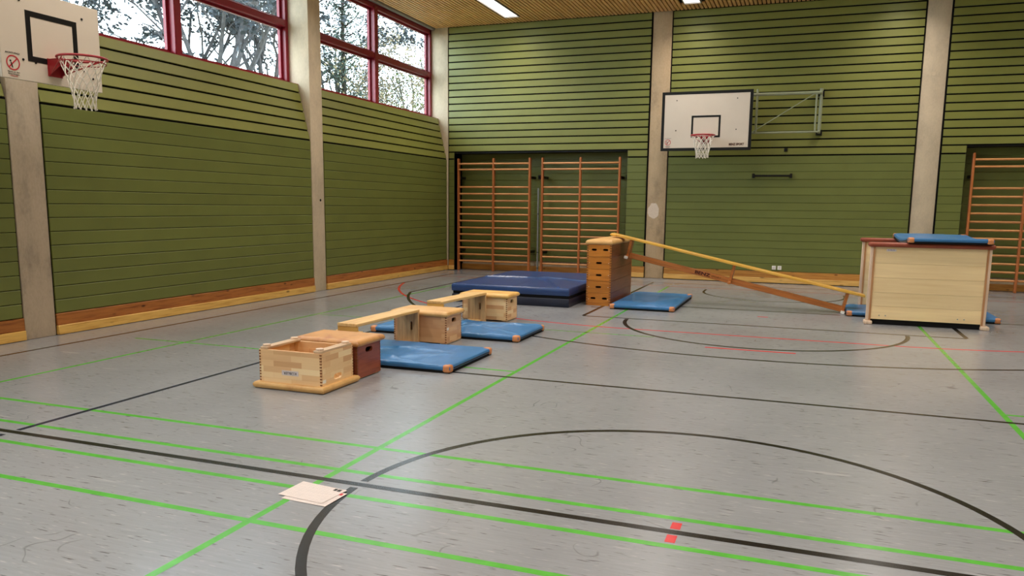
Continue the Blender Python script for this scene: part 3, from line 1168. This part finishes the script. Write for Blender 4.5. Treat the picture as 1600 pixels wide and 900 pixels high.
# ------------------------------------------------------------------ mats
def cushion(bm, lx, ly, h, nx, ny, fn, r=.02, z0=0.0):
    """soft slab centred on the origin, z0..h, rounded rim; fn(x, y) adds wrinkles to the top"""
    def P(u, v):
        x_, y_ = (u - .5) * lx, (v - .5) * ly
        return x_, y_
    top = []
    for j in range(ny + 1):
        row = []
        for i in range(nx + 1):
            x_, y_ = P(i / nx, j / ny)
            ex = min(lx / 2 - abs(x_), ly / 2 - abs(y_))
            inset = 1.0
            z_ = h + fn(x_, y_) * min(1, ex / (r * 2 + .01))
            if i in (0, nx) or j in (0, ny):
                x_ *= (lx / 2 - r * .45) / (lx / 2)
                y_ *= (ly / 2 - r * .45) / (ly / 2)
                z_ = h - r * .25
            row.append(bm.verts.new((x_, y_, z_)))
        top.append(row)
    for j in range(ny):
        for i in range(nx):
            bm.faces.new((top[j][i], top[j][i + 1], top[j + 1][i + 1], top[j + 1][i]))
    rim = [top[0][i] for i in range(nx + 1)] + [top[j][nx] for j in range(1, ny + 1)] + [top[ny][i] for i in range(nx - 1, -1, -1)] + [top[j][0] for j in range(ny - 1, 0, -1)]
    prev = rim
    rows = [(0.0, h - r), (0.0, z0 + r * .6), (r * .5, z0)]
    for ins, z_ in rows:
        cur = []
        for v in rim:
            fx = (lx / 2 - ins) / (lx / 2 - r * .45)
            fy = (ly / 2 - ins) / (ly / 2 - r * .45)
            cur.append(bm.verts.new((v.co.x * fx, v.co.y * fy, z_)))
        m = len(rim)
        for i in range(m):
            bm.faces.new((prev[i], prev[(i + 1) % m], cur[(i + 1) % m], cur[i]))
        prev = cur
    bm.faces.new(prev[::-1])


def ridge(x, y, ax, ay, bx, by, h, w_):
    dx, dy = bx - ax, by - ay
    L2 = dx * dx + dy * dy
    t = max(0, min(1, ((x - ax) * dx + (y - ay) * dy) / L2))
    d2 = (x - ax - t * dx) ** 2 + (y - ay - t * dy) ** 2
    return h * math.exp(-d2 / (w_ * w_))


def gym_mat(label, loc, rotz, lx, ly, h=.078, seed=0, group='blue gym mats with tan leather corners', sag=None, wr=1.0):
    t = thing('gym_mat', label, 'gym mat', loc, rotz, group)
    rr = random.Random(seed)
    lines = [(rr.uniform(-lx / 2, lx / 2), rr.uniform(-ly / 2, ly / 2), rr.uniform(-lx / 2, lx / 2), rr.uniform(-ly / 2, ly / 2), rr.uniform(-.010, .010) * wr, rr.uniform(.015, .045)) for _ in range(9)]

    folds = [(rr.uniform(-.2, .45) * lx, 0, rr.uniform(-.5, .5), rr.choice((-1, 1)) * rr.uniform(.005, .009) * wr) for _ in range(3)]

    def fn(x_, y_):
        z_ = .004 * math.sin(3 * x_ + seed) * math.sin(4 * y_ + 1.3 * seed)
        for L in lines:
            z_ += ridge(x_, y_, *L)
        for (fx, fy, sl, hh) in folds:
            dd = (x_ - fx) * math.cos(sl) + (y_ - fy) * math.sin(sl)
            z_ += hh * math.tanh(dd / .03) * math.exp(-(dd / .35) ** 2)
        return z_
    bm = bmesh.new()
    cushion(bm, lx, ly, h, 90, 60, fn, .018, .026)
    if sag:
        for v in bm.verts:
            v.co.z += sag(v.co.x, v.co.y)
    cov = obj('cover', bm, MT['blue'], t, True)
    bm = bmesh.new()
    add_box(bm, -lx / 2 + .006, lx / 2 - .006, -ly / 2 + .006, ly / 2 - .006, 0, .027, .004, 1)
    bmesh.ops.subdivide_edges(bm, edges=bm.edges, cuts=10, use_grid_fill=True)
    if sag:
        for v in bm.verts:
            v.co.z += sag(v.co.x, v.co.y)
    obj('antislip_base', bm, MT['black_soft'], t)
    # piping groove round the side
    for sx_ in (-1, 1):
        for sy_ in (-1, 1):
            x0, y0 = sx_ * lx / 2, sy_ * ly / 2
            xa, xb = sorted((x0 + sx_ * .004, x0 - sx_ * .085))
            ya, yb = sorted((y0 + sy_ * .004, y0 - sy_ * .085))
            bm = bmesh.new()
            add_box(bm, xa, xb, ya, yb, .004, h + .004, .024, 3)
            if sag:
                for v in bm.verts:
                    v.co.z += sag(v.co.x, v.co.y)
            obj('corner_cap', bm, MT['corner'], t, True)
    for sx_ in (-1, 1):
        bm = bmesh.new()
        add_box(bm, sx_ * lx / 2 - .004, sx_ * lx / 2 + .004, -ly / 2 + .09, ly / 2 - .09, .040, .050)
        if sag:
            bmesh.ops.subdivide_edges(bm, edges=bm.edges, cuts=10, use_grid_fill=True)
            for v in bm.verts:
                v.co.z += sag(v.co.x, v.co.y)
        obj('carry_strap', bm, MT['black'], t)
    return t


gym_mat('blue gym mat under the near low bench, beside the dark small box', (-4.12, 7.27, 0), 0, 2.0, 1.09, seed=1)
gym_mat('blue gym mat between the two pale small boxes with leather tops', (-4.11, 9.12, 0), 0, 2.0, 1.0, seed=2, wr=1.6)
gym_mat('blue gym mat lying beside the tall vaulting box', (-2.345, 13.20, 0), 0, 1.02, 2.08, seed=3)
gym_mat('blue gym mat lying flat on the floor between the two tall pale panels', (1.68, 13.38, 0), 0, 2.04, 1.02, seed=4)
gym_mat('blue gym mat laid across the tops of the two tall pale panels', (1.84, 13.06, 1.156), 0, 1.03, 2.06, seed=5, wr=.5,
        sag=lambda x_, y_: -.05 * max(0, math.cos(y_ * PI / 1.9)) * (.6 + .6 * max(0, -x_)))

# crash mat
t = thing('crash_mat', 'thick navy crash mat on the floor in front of the wall bars', 'crash mat', (-4.505, 13.50, 0))


def fn_c(x_, y_):
    z_ = 0
    for L in ((-1.0, -.05, -.25, .15, .026, .028), (-.25, .15, -.08, .13, .02, .04), (-.08, .13, .26, -.25, .028, .026), (.26, -.25, .60, -.95, .03, .026),
              (.60, -.95, .82, -1.42, .024, .026), (-.03, .30, .44, .12, .026, .028), (.44, .12, .95, -.2, .026, .028), (-.1, .3, -.3, 1.3, .008, .04), (.0, -.6, .1, -1.4, -.006, .05)):
        z_ = max(z_, ridge(x_, y_, *L)) if L[4] > 0 else z_ + ridge(x_, y_, *L)
    for xx in (.18, .27, .36, .52):
        z_ += ridge(x_, y_, xx, -1.5, xx + .03, -1.3, .007, .012)
    return z_ - .012 * math.exp(-((x_ * 1.3) ** 2 + (y_ + .3) ** 2) / .5)


bm = bmesh.new(); cushion(bm, 2.06, 3.0, .305, 130, 170, fn_c, .02, .185)
up_ = obj('upper_layer', bm, MT['navy'], t, True)
bm = bmesh.new(); cushion(bm, 2.02, 2.96, .185, 8, 8, lambda a, b: 0, .01, .14)
obj('foam_core', bm, MT['black_soft'], t, True)
bm = bmesh.new(); cushion(bm, 2.05, 2.98, .142, 10, 10, lambda a, b: 0, .02, .0)
obj('lower_layer', bm, MT['navy_dark'], t, True)


# ------------------------------------------------------------------ small boxes
def small_box(label, loc, rot, bw, bd_, bh, pad_h, wood_f, wood_s, leather, over=.035, foot=.03, group='small vaulting boxes', slots=True, endg=True):
    """origin on the floor; x: long side, body centred"""
    t = thing('small_vaulting_box', label, 'vaulting box', loc, 0, group)
    t.rotation_euler = rot
    th_ = .024
    z0, z1 = foot, foot + bh
    for s in (-1, 1):
        y = -bd_ / 2 if s < 0 else bd_ / 2 - th_
        box('long_side', -bw / 2, bw / 2, y, y + th_, z0, z1, MT[wood_f], t)
    for s in (-1, 1):
        M = Matrix.Translation((bw / 2 - th_ if s > 0 else -bw / 2, -bd_ / 2 + th_, z0)) @ Matrix.Rotation(PI / 2, 4, 'Z') @ Matrix.Translation((0, -th_, 0))
        slot_panel('end_panel', bd_ - 2 * th_, bh, th_, [((bd_ - 2 * th_) / 2, bh * .82, .125, .048, False)], MT[wood_s], t, M)
    # finger joints at the four corners
    if endg:
        bm = bmesh.new()
        n = 11
        hh = bh / (2 * n)
        for sx_ in (-1, 1):
            for sy_ in (-1, 1):
                for q in range(n):
                    za = z0 + (2 * q + .5) * hh
                    x0 = sx_ * bw / 2
                    y0 = sy_ * bd_ / 2
                    xa, xb = sorted((x0 - sx_ * .016, x0 + sx_ * .0012))
                    ya, yb = sorted((y0 - sy_ * .008, y0 + sy_ * .0012))
                    add_box(bm, xa, xb - sx_ * 0, ya, yb, za, za + hh)
        tag(obj('finger_joints', bm, MT['endgrain'], t), kind='stuff')
    # padded top
    bm = bmesh.new()
    cushion(bm, bw + 2 * over, bd_ + 2 * over, z1 + pad_h, 20, 14, lambda x_, y_: .006 * math.cos(x_ * 2.5) * math.cos(y_ * 3.5), .026, z1)
    obj('padded_top', bm, MT[leather], t, True)
    # runners below the ends
    for s in (-1, 1):
        x0 = s * (bw / 2 - .045)
        rn = box('runner', x0 - .04, x0 + .04, -bd_ / 2 + .01, bd_ / 2 - .01, max(0.006, z0 - .021), z0, MT['ply'], t, .003, 1)
        for sy_ in (-1, 1):
            bm = bmesh.new()
            add_tube(bm, (x0, sy_ * (bd_ / 2 - .05), 0), (x0, sy_ * (bd_ / 2 - .05), max(.0065, z0 - .0205)), .034, n=14)
            obj('foot_pad', bm, MT['panel_post'], rn)
    return t


# inverted pale box: its padded top lies on the floor
A_H = .038 + .285 + .058
tA = small_box('open pale small box standing upside down on its padded top, maker label inverted', (-4.105, 5.825, A_H), (PI, 0, 0), .635, .50, .285, .058, 'beech', 'beech_y', 'leather', .045, .038)
lb = box('maker_label', -.085, .085, .2505, .252, .038 + .285 - .115, .038 + .285 - .072, MT['sticker'], tA)
for v in lb.data.vertices:
    v.co.x += .0
text('lettering', 'KÜBLER', .033, MT['black'], frame_M((0, .2525, .038 + .285 - .0935), (-1, 0, 0), (0, 0, 1)), lb, 1.15)
box('corner_sticker', .3176, .3185, .185, .235, .27, .30, MT['white'], tA)
tB = small_box('dark reddish small box with a worn tan leather top behind the open box', (-4.095, 6.345, 0), (0, 0, 0), .63, .42, .305, .056, 'mahogany', 'mahogany_y', 'leather_worn', .035, .012)
tD = small_box('pale small box with tan leather top at the far end of the near low bench', (-4.16, 8.345, 0), (0, 0, 0), .68, .42, .31, .056, 'beech_b', 'beech_b_y', 'leather', .032, .02)
box('corner_sticker', .3395, .341, -.195, -.14, .17, .20, MT['white'], tD)
tE = small_box('pale small box with yellowish leather top in front of the crash mat', (-4.17, 10.34, 0), (0, 0, 0), .68, .40, .31, .056, 'beech', 'beech_y', 'leather_yellow', .032, .02)


# ------------------------------------------------------------------ low benches between the boxes
def low_bench(label, loc, rz, ln, wd, h, near_z, group='low wooden benches leading to the small boxes'):
    t = thing('low_bench', label, 'bench', loc, rz, group)
    box('plank', -wd / 2, wd / 2, 0, ln, h - .032, h, MT['bench_wood'], t, .004, 1)
    # near leg stands on the mat
    box('end_board', -wd / 2 + .002, wd / 2 - .002, .004, .030, near_z, h - .032, MT['bench_end'], t)
    box('crossbar', -wd / 2 - .045, wd / 2 + .03, .032, .066, h - .11, h - .08, MT['bench_wood'], t, .004, 1)
    M = Matrix.Translation((-wd / 2 + .002, ln - .036, .0))
    slot_panel('leg_panel', wd - .004, h - .032, .026, [(wd * .60, h * .53, .105, .03, True)], MT['bench_panel'], t, M)
    box('slot_shade_plate', wd * .06, wd * .14 + .025, ln - .012, ln - .010, h * .53 - .07, h * .53 + .07, MT['black_soft'], t)  # black plate added behind the grip slot, standing in for the shade inside
    box('batten', -wd / 2 - .045, -wd / 2 + .03, ln - .034, ln - .012, .02, h - .032, MT['bench_panel'], t)
    box('foot_rail', -wd / 2 - .03, wd / 2 - .06, ln - .085, ln - .037, 0, .028, MT['bench_wood'], t, .004, 1)
    return t


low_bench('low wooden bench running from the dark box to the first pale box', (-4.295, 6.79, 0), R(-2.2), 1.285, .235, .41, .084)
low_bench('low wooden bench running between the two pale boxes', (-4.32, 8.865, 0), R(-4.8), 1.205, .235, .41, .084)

# ------------------------------------------------------------------ tall vaulting box
VX0, VX1, VY0, VY1 = -3.33, -2.925, 12.50, 14.12
vt = thing('vaulting_box', 'tall five-tier wooden vaulting box with tan leather top and slotted ends', 'vaulting box', ((VX0 + VX1) / 2, (VY0 + VY1) / 2, 0))
vw, vl = VX1 - VX0, VY1 - VY0
tiers = [(0, .21), (.21, .405), (.405, .60), (.60, .80), (.80, 1.0)]
for i, (z0, z1) in enumerate(tiers):
    tr = thing('tier'); tr.parent = vt
    h = z1 - z0 - .004
    sl = [(vw * .29, h * .58, .085, .034, False), (vw * .76, h * .58, .085, .034, False)] if i in (0, 4) else [(vw * .5, h * .5, .095, .034, False)]
    slot_panel('end_board', vw, h, .028, sl, MT['vault'], tr, Matrix.Translation((-vw / 2, -vl / 2, z0)))
    slot_panel('end_board', vw, h, .028, sl, MT['vault'], tr, Matrix.Translation((-vw / 2, vl / 2 - .028, z0)))
    for s in (-1, 1):
        x0 = s * vw / 2
        a, b = sorted((x0, x0 - s * .026))
        box('side_board', a, b, -vl / 2 + .028, vl / 2 - .028, z0, z0 + h, MT['vault_side'], tr)
    bm = bmesh.new()
    for s in (-1, 1):
        for q in range(5):
            za = z0 + h * (q + .25) / 5
            a, b = sorted((s * vw / 2 - s * .026, s * (vw / 2 + .001)))
            add_box(bm, a, b, -vl / 2 - .001, -vl / 2 + .029, za, za + h / 10)
    tag(obj('finger_joints', bm, MT['endgrain'], tr), kind='stuff')
    bm = bmesh.new()
    for s in (-1, 1):
        add_tube(bm, (s * (vw / 2 - .04), -vl / 2 + .002, z0 + h * .5), (s * (vw / 2 - .04), -vl / 2 - .003, z0 + h * .5), .006, n=8)
    tag(obj('screws', bm, MT['white'], tr), kind='stuff')
bm = bmesh.new()
cushion(bm, vw + .05, vl + .06, 1.065, 16, 40, lambda x_, y_: .028 * math.cos(x_ * 5.5), .03, 1.0)
obj('leather_top', bm, MT['leather'], vt, True)

# ------------------------------------------------------------------ long bench as a ramp
ang = R(12.2)
L_ = 4.12
SXA, SZA = -3.10, 1.168
rb = thing('gym_bench', 'long gym bench sloping as a ramp from the vaulting box down to the floor', 'bench', (SXA, 13.30, SZA))
rb.rotation_euler = (0, ang, 0)
box('seat', 0, L_, -.125, .125, -.034, 0, MT['ramp_yellow'], rb, .005, 1)
bmz = -.335


def bench_leg(x_, parent):
    bm = bmesh.new()
    add_box(bm, x_ - .022, x_ + .022, -.085, .085, -.31, -.034, .004, 1)
    lg = obj('leg', bm, MT['ramp_brown'], parent, True)
    bm = bmesh.new()
    add_box(bm, x_ - .026, x_ + .026, -.19, .19, -.345, -.305, .006, 1)
    obj('foot_bar', bm, MT['ramp_brown'], lg, True)
    for s in ((-1, 1) if x_ != 2.10 else ()):
        y0, y1 = sorted((s * .165, s * .2))
        box('rubber_foot', x_ - .03, x_ + .03, y0, y1, -.356, -.31, MT['white'], lg, .004, 1)


for x_ in (.36, 2.10, 3.87):
    bench_leg(x_, rb)
bmb = box('balance_beam', .34, 3.89, -.05, .05, -.345, -.255, MT['ramp_brown'], rb, .006, 1)
text('lettering', 'BENZ', .07, MT['dark_print'], frame_M((1.64, -.0508, -.298), (1, 0, 0), (0, 0, 1)), bmb, 1.45, .003)
text('lettering', 'SPORT', .045, MT['dark_print'], frame_M((1.87, -.0508, -.302), (1, 0, 0), (0, 0, 1)), bmb, 1.2)
box('hook_plate', .0, .10, -.17, .17, -.036, -.010, MT['ramp_yellow'], rb, .004, 1)


# ------------------------------------------------------------------ tall panels
def tall_panel(label, y, lab_txt):
    W, Hh, T = 1.49, 1.095, .10
    t = thing('plank_barrier', label, 'barrier', (.875, y, 0), 0, 'tall pale barriers with russet padded tops')
    for s, xx in ((0, 0), (1, W - .06)):
        p = box('corner_post', xx, xx + .06, 0, T, .045, Hh, MT['panel_post'], t, .005, 1)
        a = xx + .034 if s == 0 else xx
        box('edge_strip', a, a + .026, -.006, .0, .06, Hh, MT['panel_edge'], p)
        f = box('foot', xx - .025 + .02 * s, xx + .085 + .02 * s, -.045, T + .045, 0, .05, MT['panel_post'], t, .012, 2)
    hs = [.075, .262, .455, .665, .865, Hh]
    for i in range(5):
        box('plank', .06, W - .06, .004 + .0015 * (i % 2), .028, hs[i] + .0012, hs[i + 1] - .0012, MT['panel_wood'], t)
        box('plank', .06, W - .06, T - .028, T - .004, hs[i] + .0012, hs[i + 1] - .0012, MT['panel_wood'], t)
    box('gap_shade_block', .06, W - .06, .014, T - .014, .004, .078, MT['black_soft'], t)  # black box added to paint the shade of the gap below the planks
    bm = bmesh.new()
    add_box(bm, -.035, W + .03, -.05, T + .05, Hh, Hh + .062, .026, 3)
    obj('padded_top', bm, MT['redpad'], t, True)
    lbp = box('maker_label', .20, .325, .0015, .0045, 1.035, 1.068, MT['sticker'], t)
    text('lettering', 'KÜBLER', .022, MT['blue_print'], frame_M((.2625, .001, 1.052), (1, 0, 0), (0, 0, 1)), lbp, 1.15)
    bm = bmesh.new()
    for xx in (.17, .25, 1.15, 1.23):
        add_tube(bm, (xx, .006, .13), (xx, -.004, .13), .008, n=8)
    tag(obj('screws', bm, MT['pole_grey'], t), kind='stuff')
    return t


tall_panel('tall pale plank panel with russet padded top, the one in front', 12.13, '')
tall_panel('second tall pale panel, mostly hidden behind the front one', 13.93, '')


# ------------------------------------------------------------------ papers on the floor
def paper(label, pts, z):
    bm = bmesh.new()
    c = [sum(p[0] for p in pts) / 4, sum(p[1] for p in pts) / 4]
    n = 6
    def q(u, v):
        a = [pts[0][k] * (1 - u) * (1 - v) + pts[1][k] * u * (1 - v) + pts[2][k] * u * v + pts[3][k] * (1 - u) * v for k in (0, 1)]
        return Vector((a[0] - c[0], a[1] - c[1], z + .003 * (u - .3) ** 2 + .002 * v * u))
    g = [[bm.verts.new(q(i / n, j / n)) for i in range(n + 1)] for j in range(n + 1)]
    g2 = [[bm.verts.new(q(i / n, j / n) - Vector((0, 0, .0003))) for i in range(n + 1)] for j in range(n + 1)]
    for j in range(n):
        for i in range(n):
            bm.faces.new((g[j][i], g[j][i + 1], g[j + 1][i + 1], g[j + 1][i]))
            bm.faces.new((g2[j][i], g2[j + 1][i], g2[j + 1][i + 1], g2[j][i + 1]))
    for i in range(n):
        bm.faces.new((g[0][i], g2[0][i], g2[0][i + 1], g[0][i + 1]))
        bm.faces.new((g[n][i], g[n][i + 1], g2[n][i + 1], g2[n][i]))
        bm.faces.new((g[i][0], g[i + 1][0], g2[i + 1][0], g2[i][0]))
        bm.faces.new((g[i][n], g2[i][n], g2[i + 1][n], g[i + 1][n]))
    t = thing('paper_sheet', label, 'paper', (c[0], c[1], 0), 0, 'printed sheets on the floor')
    s = obj('sheet', bm, MT['paper'], t)
    return t, c


p1, c1 = paper('printed sheet of paper lying underneath the other on the floor', [(-2.615, 3.435), (-2.32, 3.415), (-2.31, 3.62), (-2.60, 3.645)], .0022)
p2, c2 = paper('printed sheet of paper on top, covering most of the other', [(-2.665, 3.475), (-2.36, 3.445), (-2.335, 3.66), (-2.655, 3.70)], .0042)
box('printed_logo', -2.345 - c1[0], -2.325 - c1[0], 3.585 - c1[1], 3.61 - c1[1], .005, .0064, MT['sticker_red'], p1)
box('printed_logo', -2.385 - c2[0], -2.362 - c2[0], 3.625 - c2[1], 3.655 - c2[1], .006, .0074, MT['black'], p2)
box('printed_logo', -2.41 - c2[0], -2.392 - c2[0], 3.63 - c2[1], 3.66 - c2[1], .006, .0072, MT['black'], p2)


# ------------------------------------------------------------------ trees outside
def branch(bm, p, d, ln, r, depth, rr, leaves, spread, up, nseg=4, leafdepth=1):
    for i in range(nseg):
        nd = (d + Vector((rr.gauss(0, .16), rr.gauss(0, .16), rr.gauss(0, .12) + up))).normalized()
        q = p + nd * (ln / nseg)
        r1 = r * (1 - .55 * (i + 1) / nseg)
        r0 = r * (1 - .55 * i / nseg)
        add_tube(bm, p, q, r0, r1, 5 if r > .03 else 3, cap=False)
        if depth > 0 and i >= 1:
            for _ in range(rr.choice((1, 1, 2))):
                a = rr.uniform(0, 2 * PI)
                side = Vector((math.cos(a), math.sin(a), rr.uniform(-.3, .6)))
                bd2 = (nd * (1 - spread) + side * spread).normalized()
                branch(bm, q, bd2, ln * rr.uniform(.45, .7), r1 * .62, depth - 1, rr, leaves, spread, up, nseg, leafdepth)
        if depth <= leafdepth:
            leaves.append(q)
        p, d = q, nd


def leaf_mesh(pts, rr, per, rad, size, aspect=.6):
    vs_, fs = [], []
    for p in pts:
        for _ in range(per):
            c = p + Vector((rr.gauss(0, rad), rr.gauss(0, rad), rr.gauss(0, rad * .6)))
            a = Vector((rr.uniform(-1, 1), rr.uniform(-1, 1), rr.uniform(-.6, .6))).normalized()
            b = a.orthogonal().normalized()
            b.rotate(Matrix.Rotation(rr.uniform(0, 2 * PI), 3, a))
            s = size * rr.uniform(.6, 1.3)
            i = len(vs_)
            vs_ += [c - a * s, c + b * s * aspect, c + a * s, c - b * s * aspect]
            fs.append((i, i + 1, i + 2, i + 3))
    me = bpy.data.meshes.new('foliage')
    me.from_pydata(vs_, [], fs)
    return me


def broad_tree(label, base, h, r, seed, limbs, leafmat, barkmat, per, rad, size, depth=3, spread=.55, up=.03, cat='tree', name='broadleaf_tree', trunk_frac=.42, leafdepth=1):
    t = thing(name, label, cat, base, 0, 'trees outside the windows')
    rr = random.Random(seed)
    bm = bmesh.new()
    p = Vector((0, 0, 0))
    d = Vector((rr.uniform(-.08, .08), rr.uniform(-.08, .08), 1)).normalized()
    n = 5
    pts = []
    for i in range(n):
        nd = (d + Vector((rr.gauss(0, .06), rr.gauss(0, .06), 0))).normalized()
        q = p + nd * (h * trunk_frac / n)
        add_tube(bm, p, q, r * (1 - .06 * i), r * (1 - .06 * (i + 1)), 8, cap=False)
        pts.append(q)
        p, d = q, nd
    obj('trunk', bm, MT[barkmat], t, True)
    bm = bmesh.new()
    leaves = []
    for k in range(limbs):
        a = 2 * PI * k / limbs + rr.uniform(-.4, .4)
        tilt_ = rr.uniform(.15, .6)
        st = pts[-1] if k < limbs * .6 else pts[rr.choice((2, 3))]
        branch(bm, st, Vector((math.cos(a) * tilt_, math.sin(a) * tilt_, 1)).normalized(), h * rr.uniform(.42, .6), r * .5, depth, rr, leaves, spread, up, leafdepth=leafdepth)
    tag(obj('branches', bm, MT[barkmat], t), kind='stuff')
    if per:
        me = leaf_mesh(leaves, rr, per, rad, size)
        me.materials.append(MT[leafmat])
        tag(meshobj('foliage', me, t), kind='stuff')
    return t


def pine(label, base, h, seed, wid, leafmat, per=6, size=.085):
    t = thing('pine_tree', label, 'tree', base, 0, 'trees outside the windows')
    rr = random.Random(seed)
    bm = bmesh.new()
    add_tube(bm, (0, 0, 0), (0, 0, h), .2, .03, 8, cap=False)
    obj('trunk', bm, MT['bark_dark'], t, True)
    bm = bmesh.new()
    leaves = []
    z = h * .25
    while z < h - .2:
        f = 1 - (z / h - .25) / .75
        for k in range(5):
            a = rr.uniform(0, 2 * PI)
            ln = wid * (.25 + .75 * f) * rr.uniform(.7, 1.15)
            p = Vector((0, 0, z))
            d = Vector((math.cos(a), math.sin(a), .25))
            for s in range(4):
                q = p + d * ln / 4 + Vector((rr.gauss(0, .05), rr.gauss(0, .05), .05 * s))
                add_tube(bm, p, q, .03 * (1 - s / 5), .03 * (1 - (s + 1) / 5), 3, cap=False)
                leaves.append(q)
                if s > 0:
                    leaves.append((p + q) / 2 + Vector((rr.gauss(0, .12), rr.gauss(0, .12), .06)))
                p = q
        z += rr.uniform(.28, .42)
    tag(obj('branches', bm, MT['bark_dark'], t), kind='stuff')
    me = leaf_mesh(leaves, rr, per, .13, size, .25)
    me.materials.append(MT[leafmat])
    tag(meshobj('foliage', me, t), kind='stuff')
    return t


broad_tree('forked grey tree with small dark leaf clumps outside the nearer window', (-16.5, 19.6, -.1), 9.6, .20, 11, 6, 'leaf_grey', 'bark', 6, .13, .085)
broad_tree('leafy dark tree at the column end of the nearer window', (-18.0, 23.6, -.1), 10.5, .20, 12, 6, 'leaf_grey', 'bark', 5, .13, .085)
broad_tree('dark tree with thin twigs outside behind the basket', (-19.5, 21.5, -.1), 9.2, .17, 13, 5, 'leaf_grey', 'bark', 5, .13, .085)
pine('bushy grey-green pine outside the far window', (-16.5, 26.2, -.1), 10.2, 21, 1.5, 'leaf_pine')
pine('slim dark conifer outside the far window', (-17.5, 30.0, -.1), 10.3, 22, .8, 'leaf_pine', 7, .08)
broad_tree('tangled bare tree behind the lower pane of the far window', (-17.5, 28.2, -.1), 8.4, .15, 14, 7, 'leaf_grey', 'bark', 2, .16, .05, spread=.6)
broad_tree('dry brown shrub-like tree in the lower far pane', (-15.5, 28.4, -.1), 6.9, .12, 15, 9, 'leaf_brown', 'bark', 2, .16, .055, up=.08, spread=.4, trunk_frac=.3)
broad_tree('thin bare tree with fine twigs at the far end of the far window', (-17.0, 33.2, -.1), 8.8, .12, 16, 6, 'leaf_grey', 'bark', 1, .14, .06, spread=.5)
broad_tree('low bush with fresh green leaves at the far window sill', (-15.0, 29.2, -.1), 5.6, .08, 17, 7, 'leaf_green', 'bark', 2, .12, .05, name='bush', cat='bush', trunk_frac=.4)
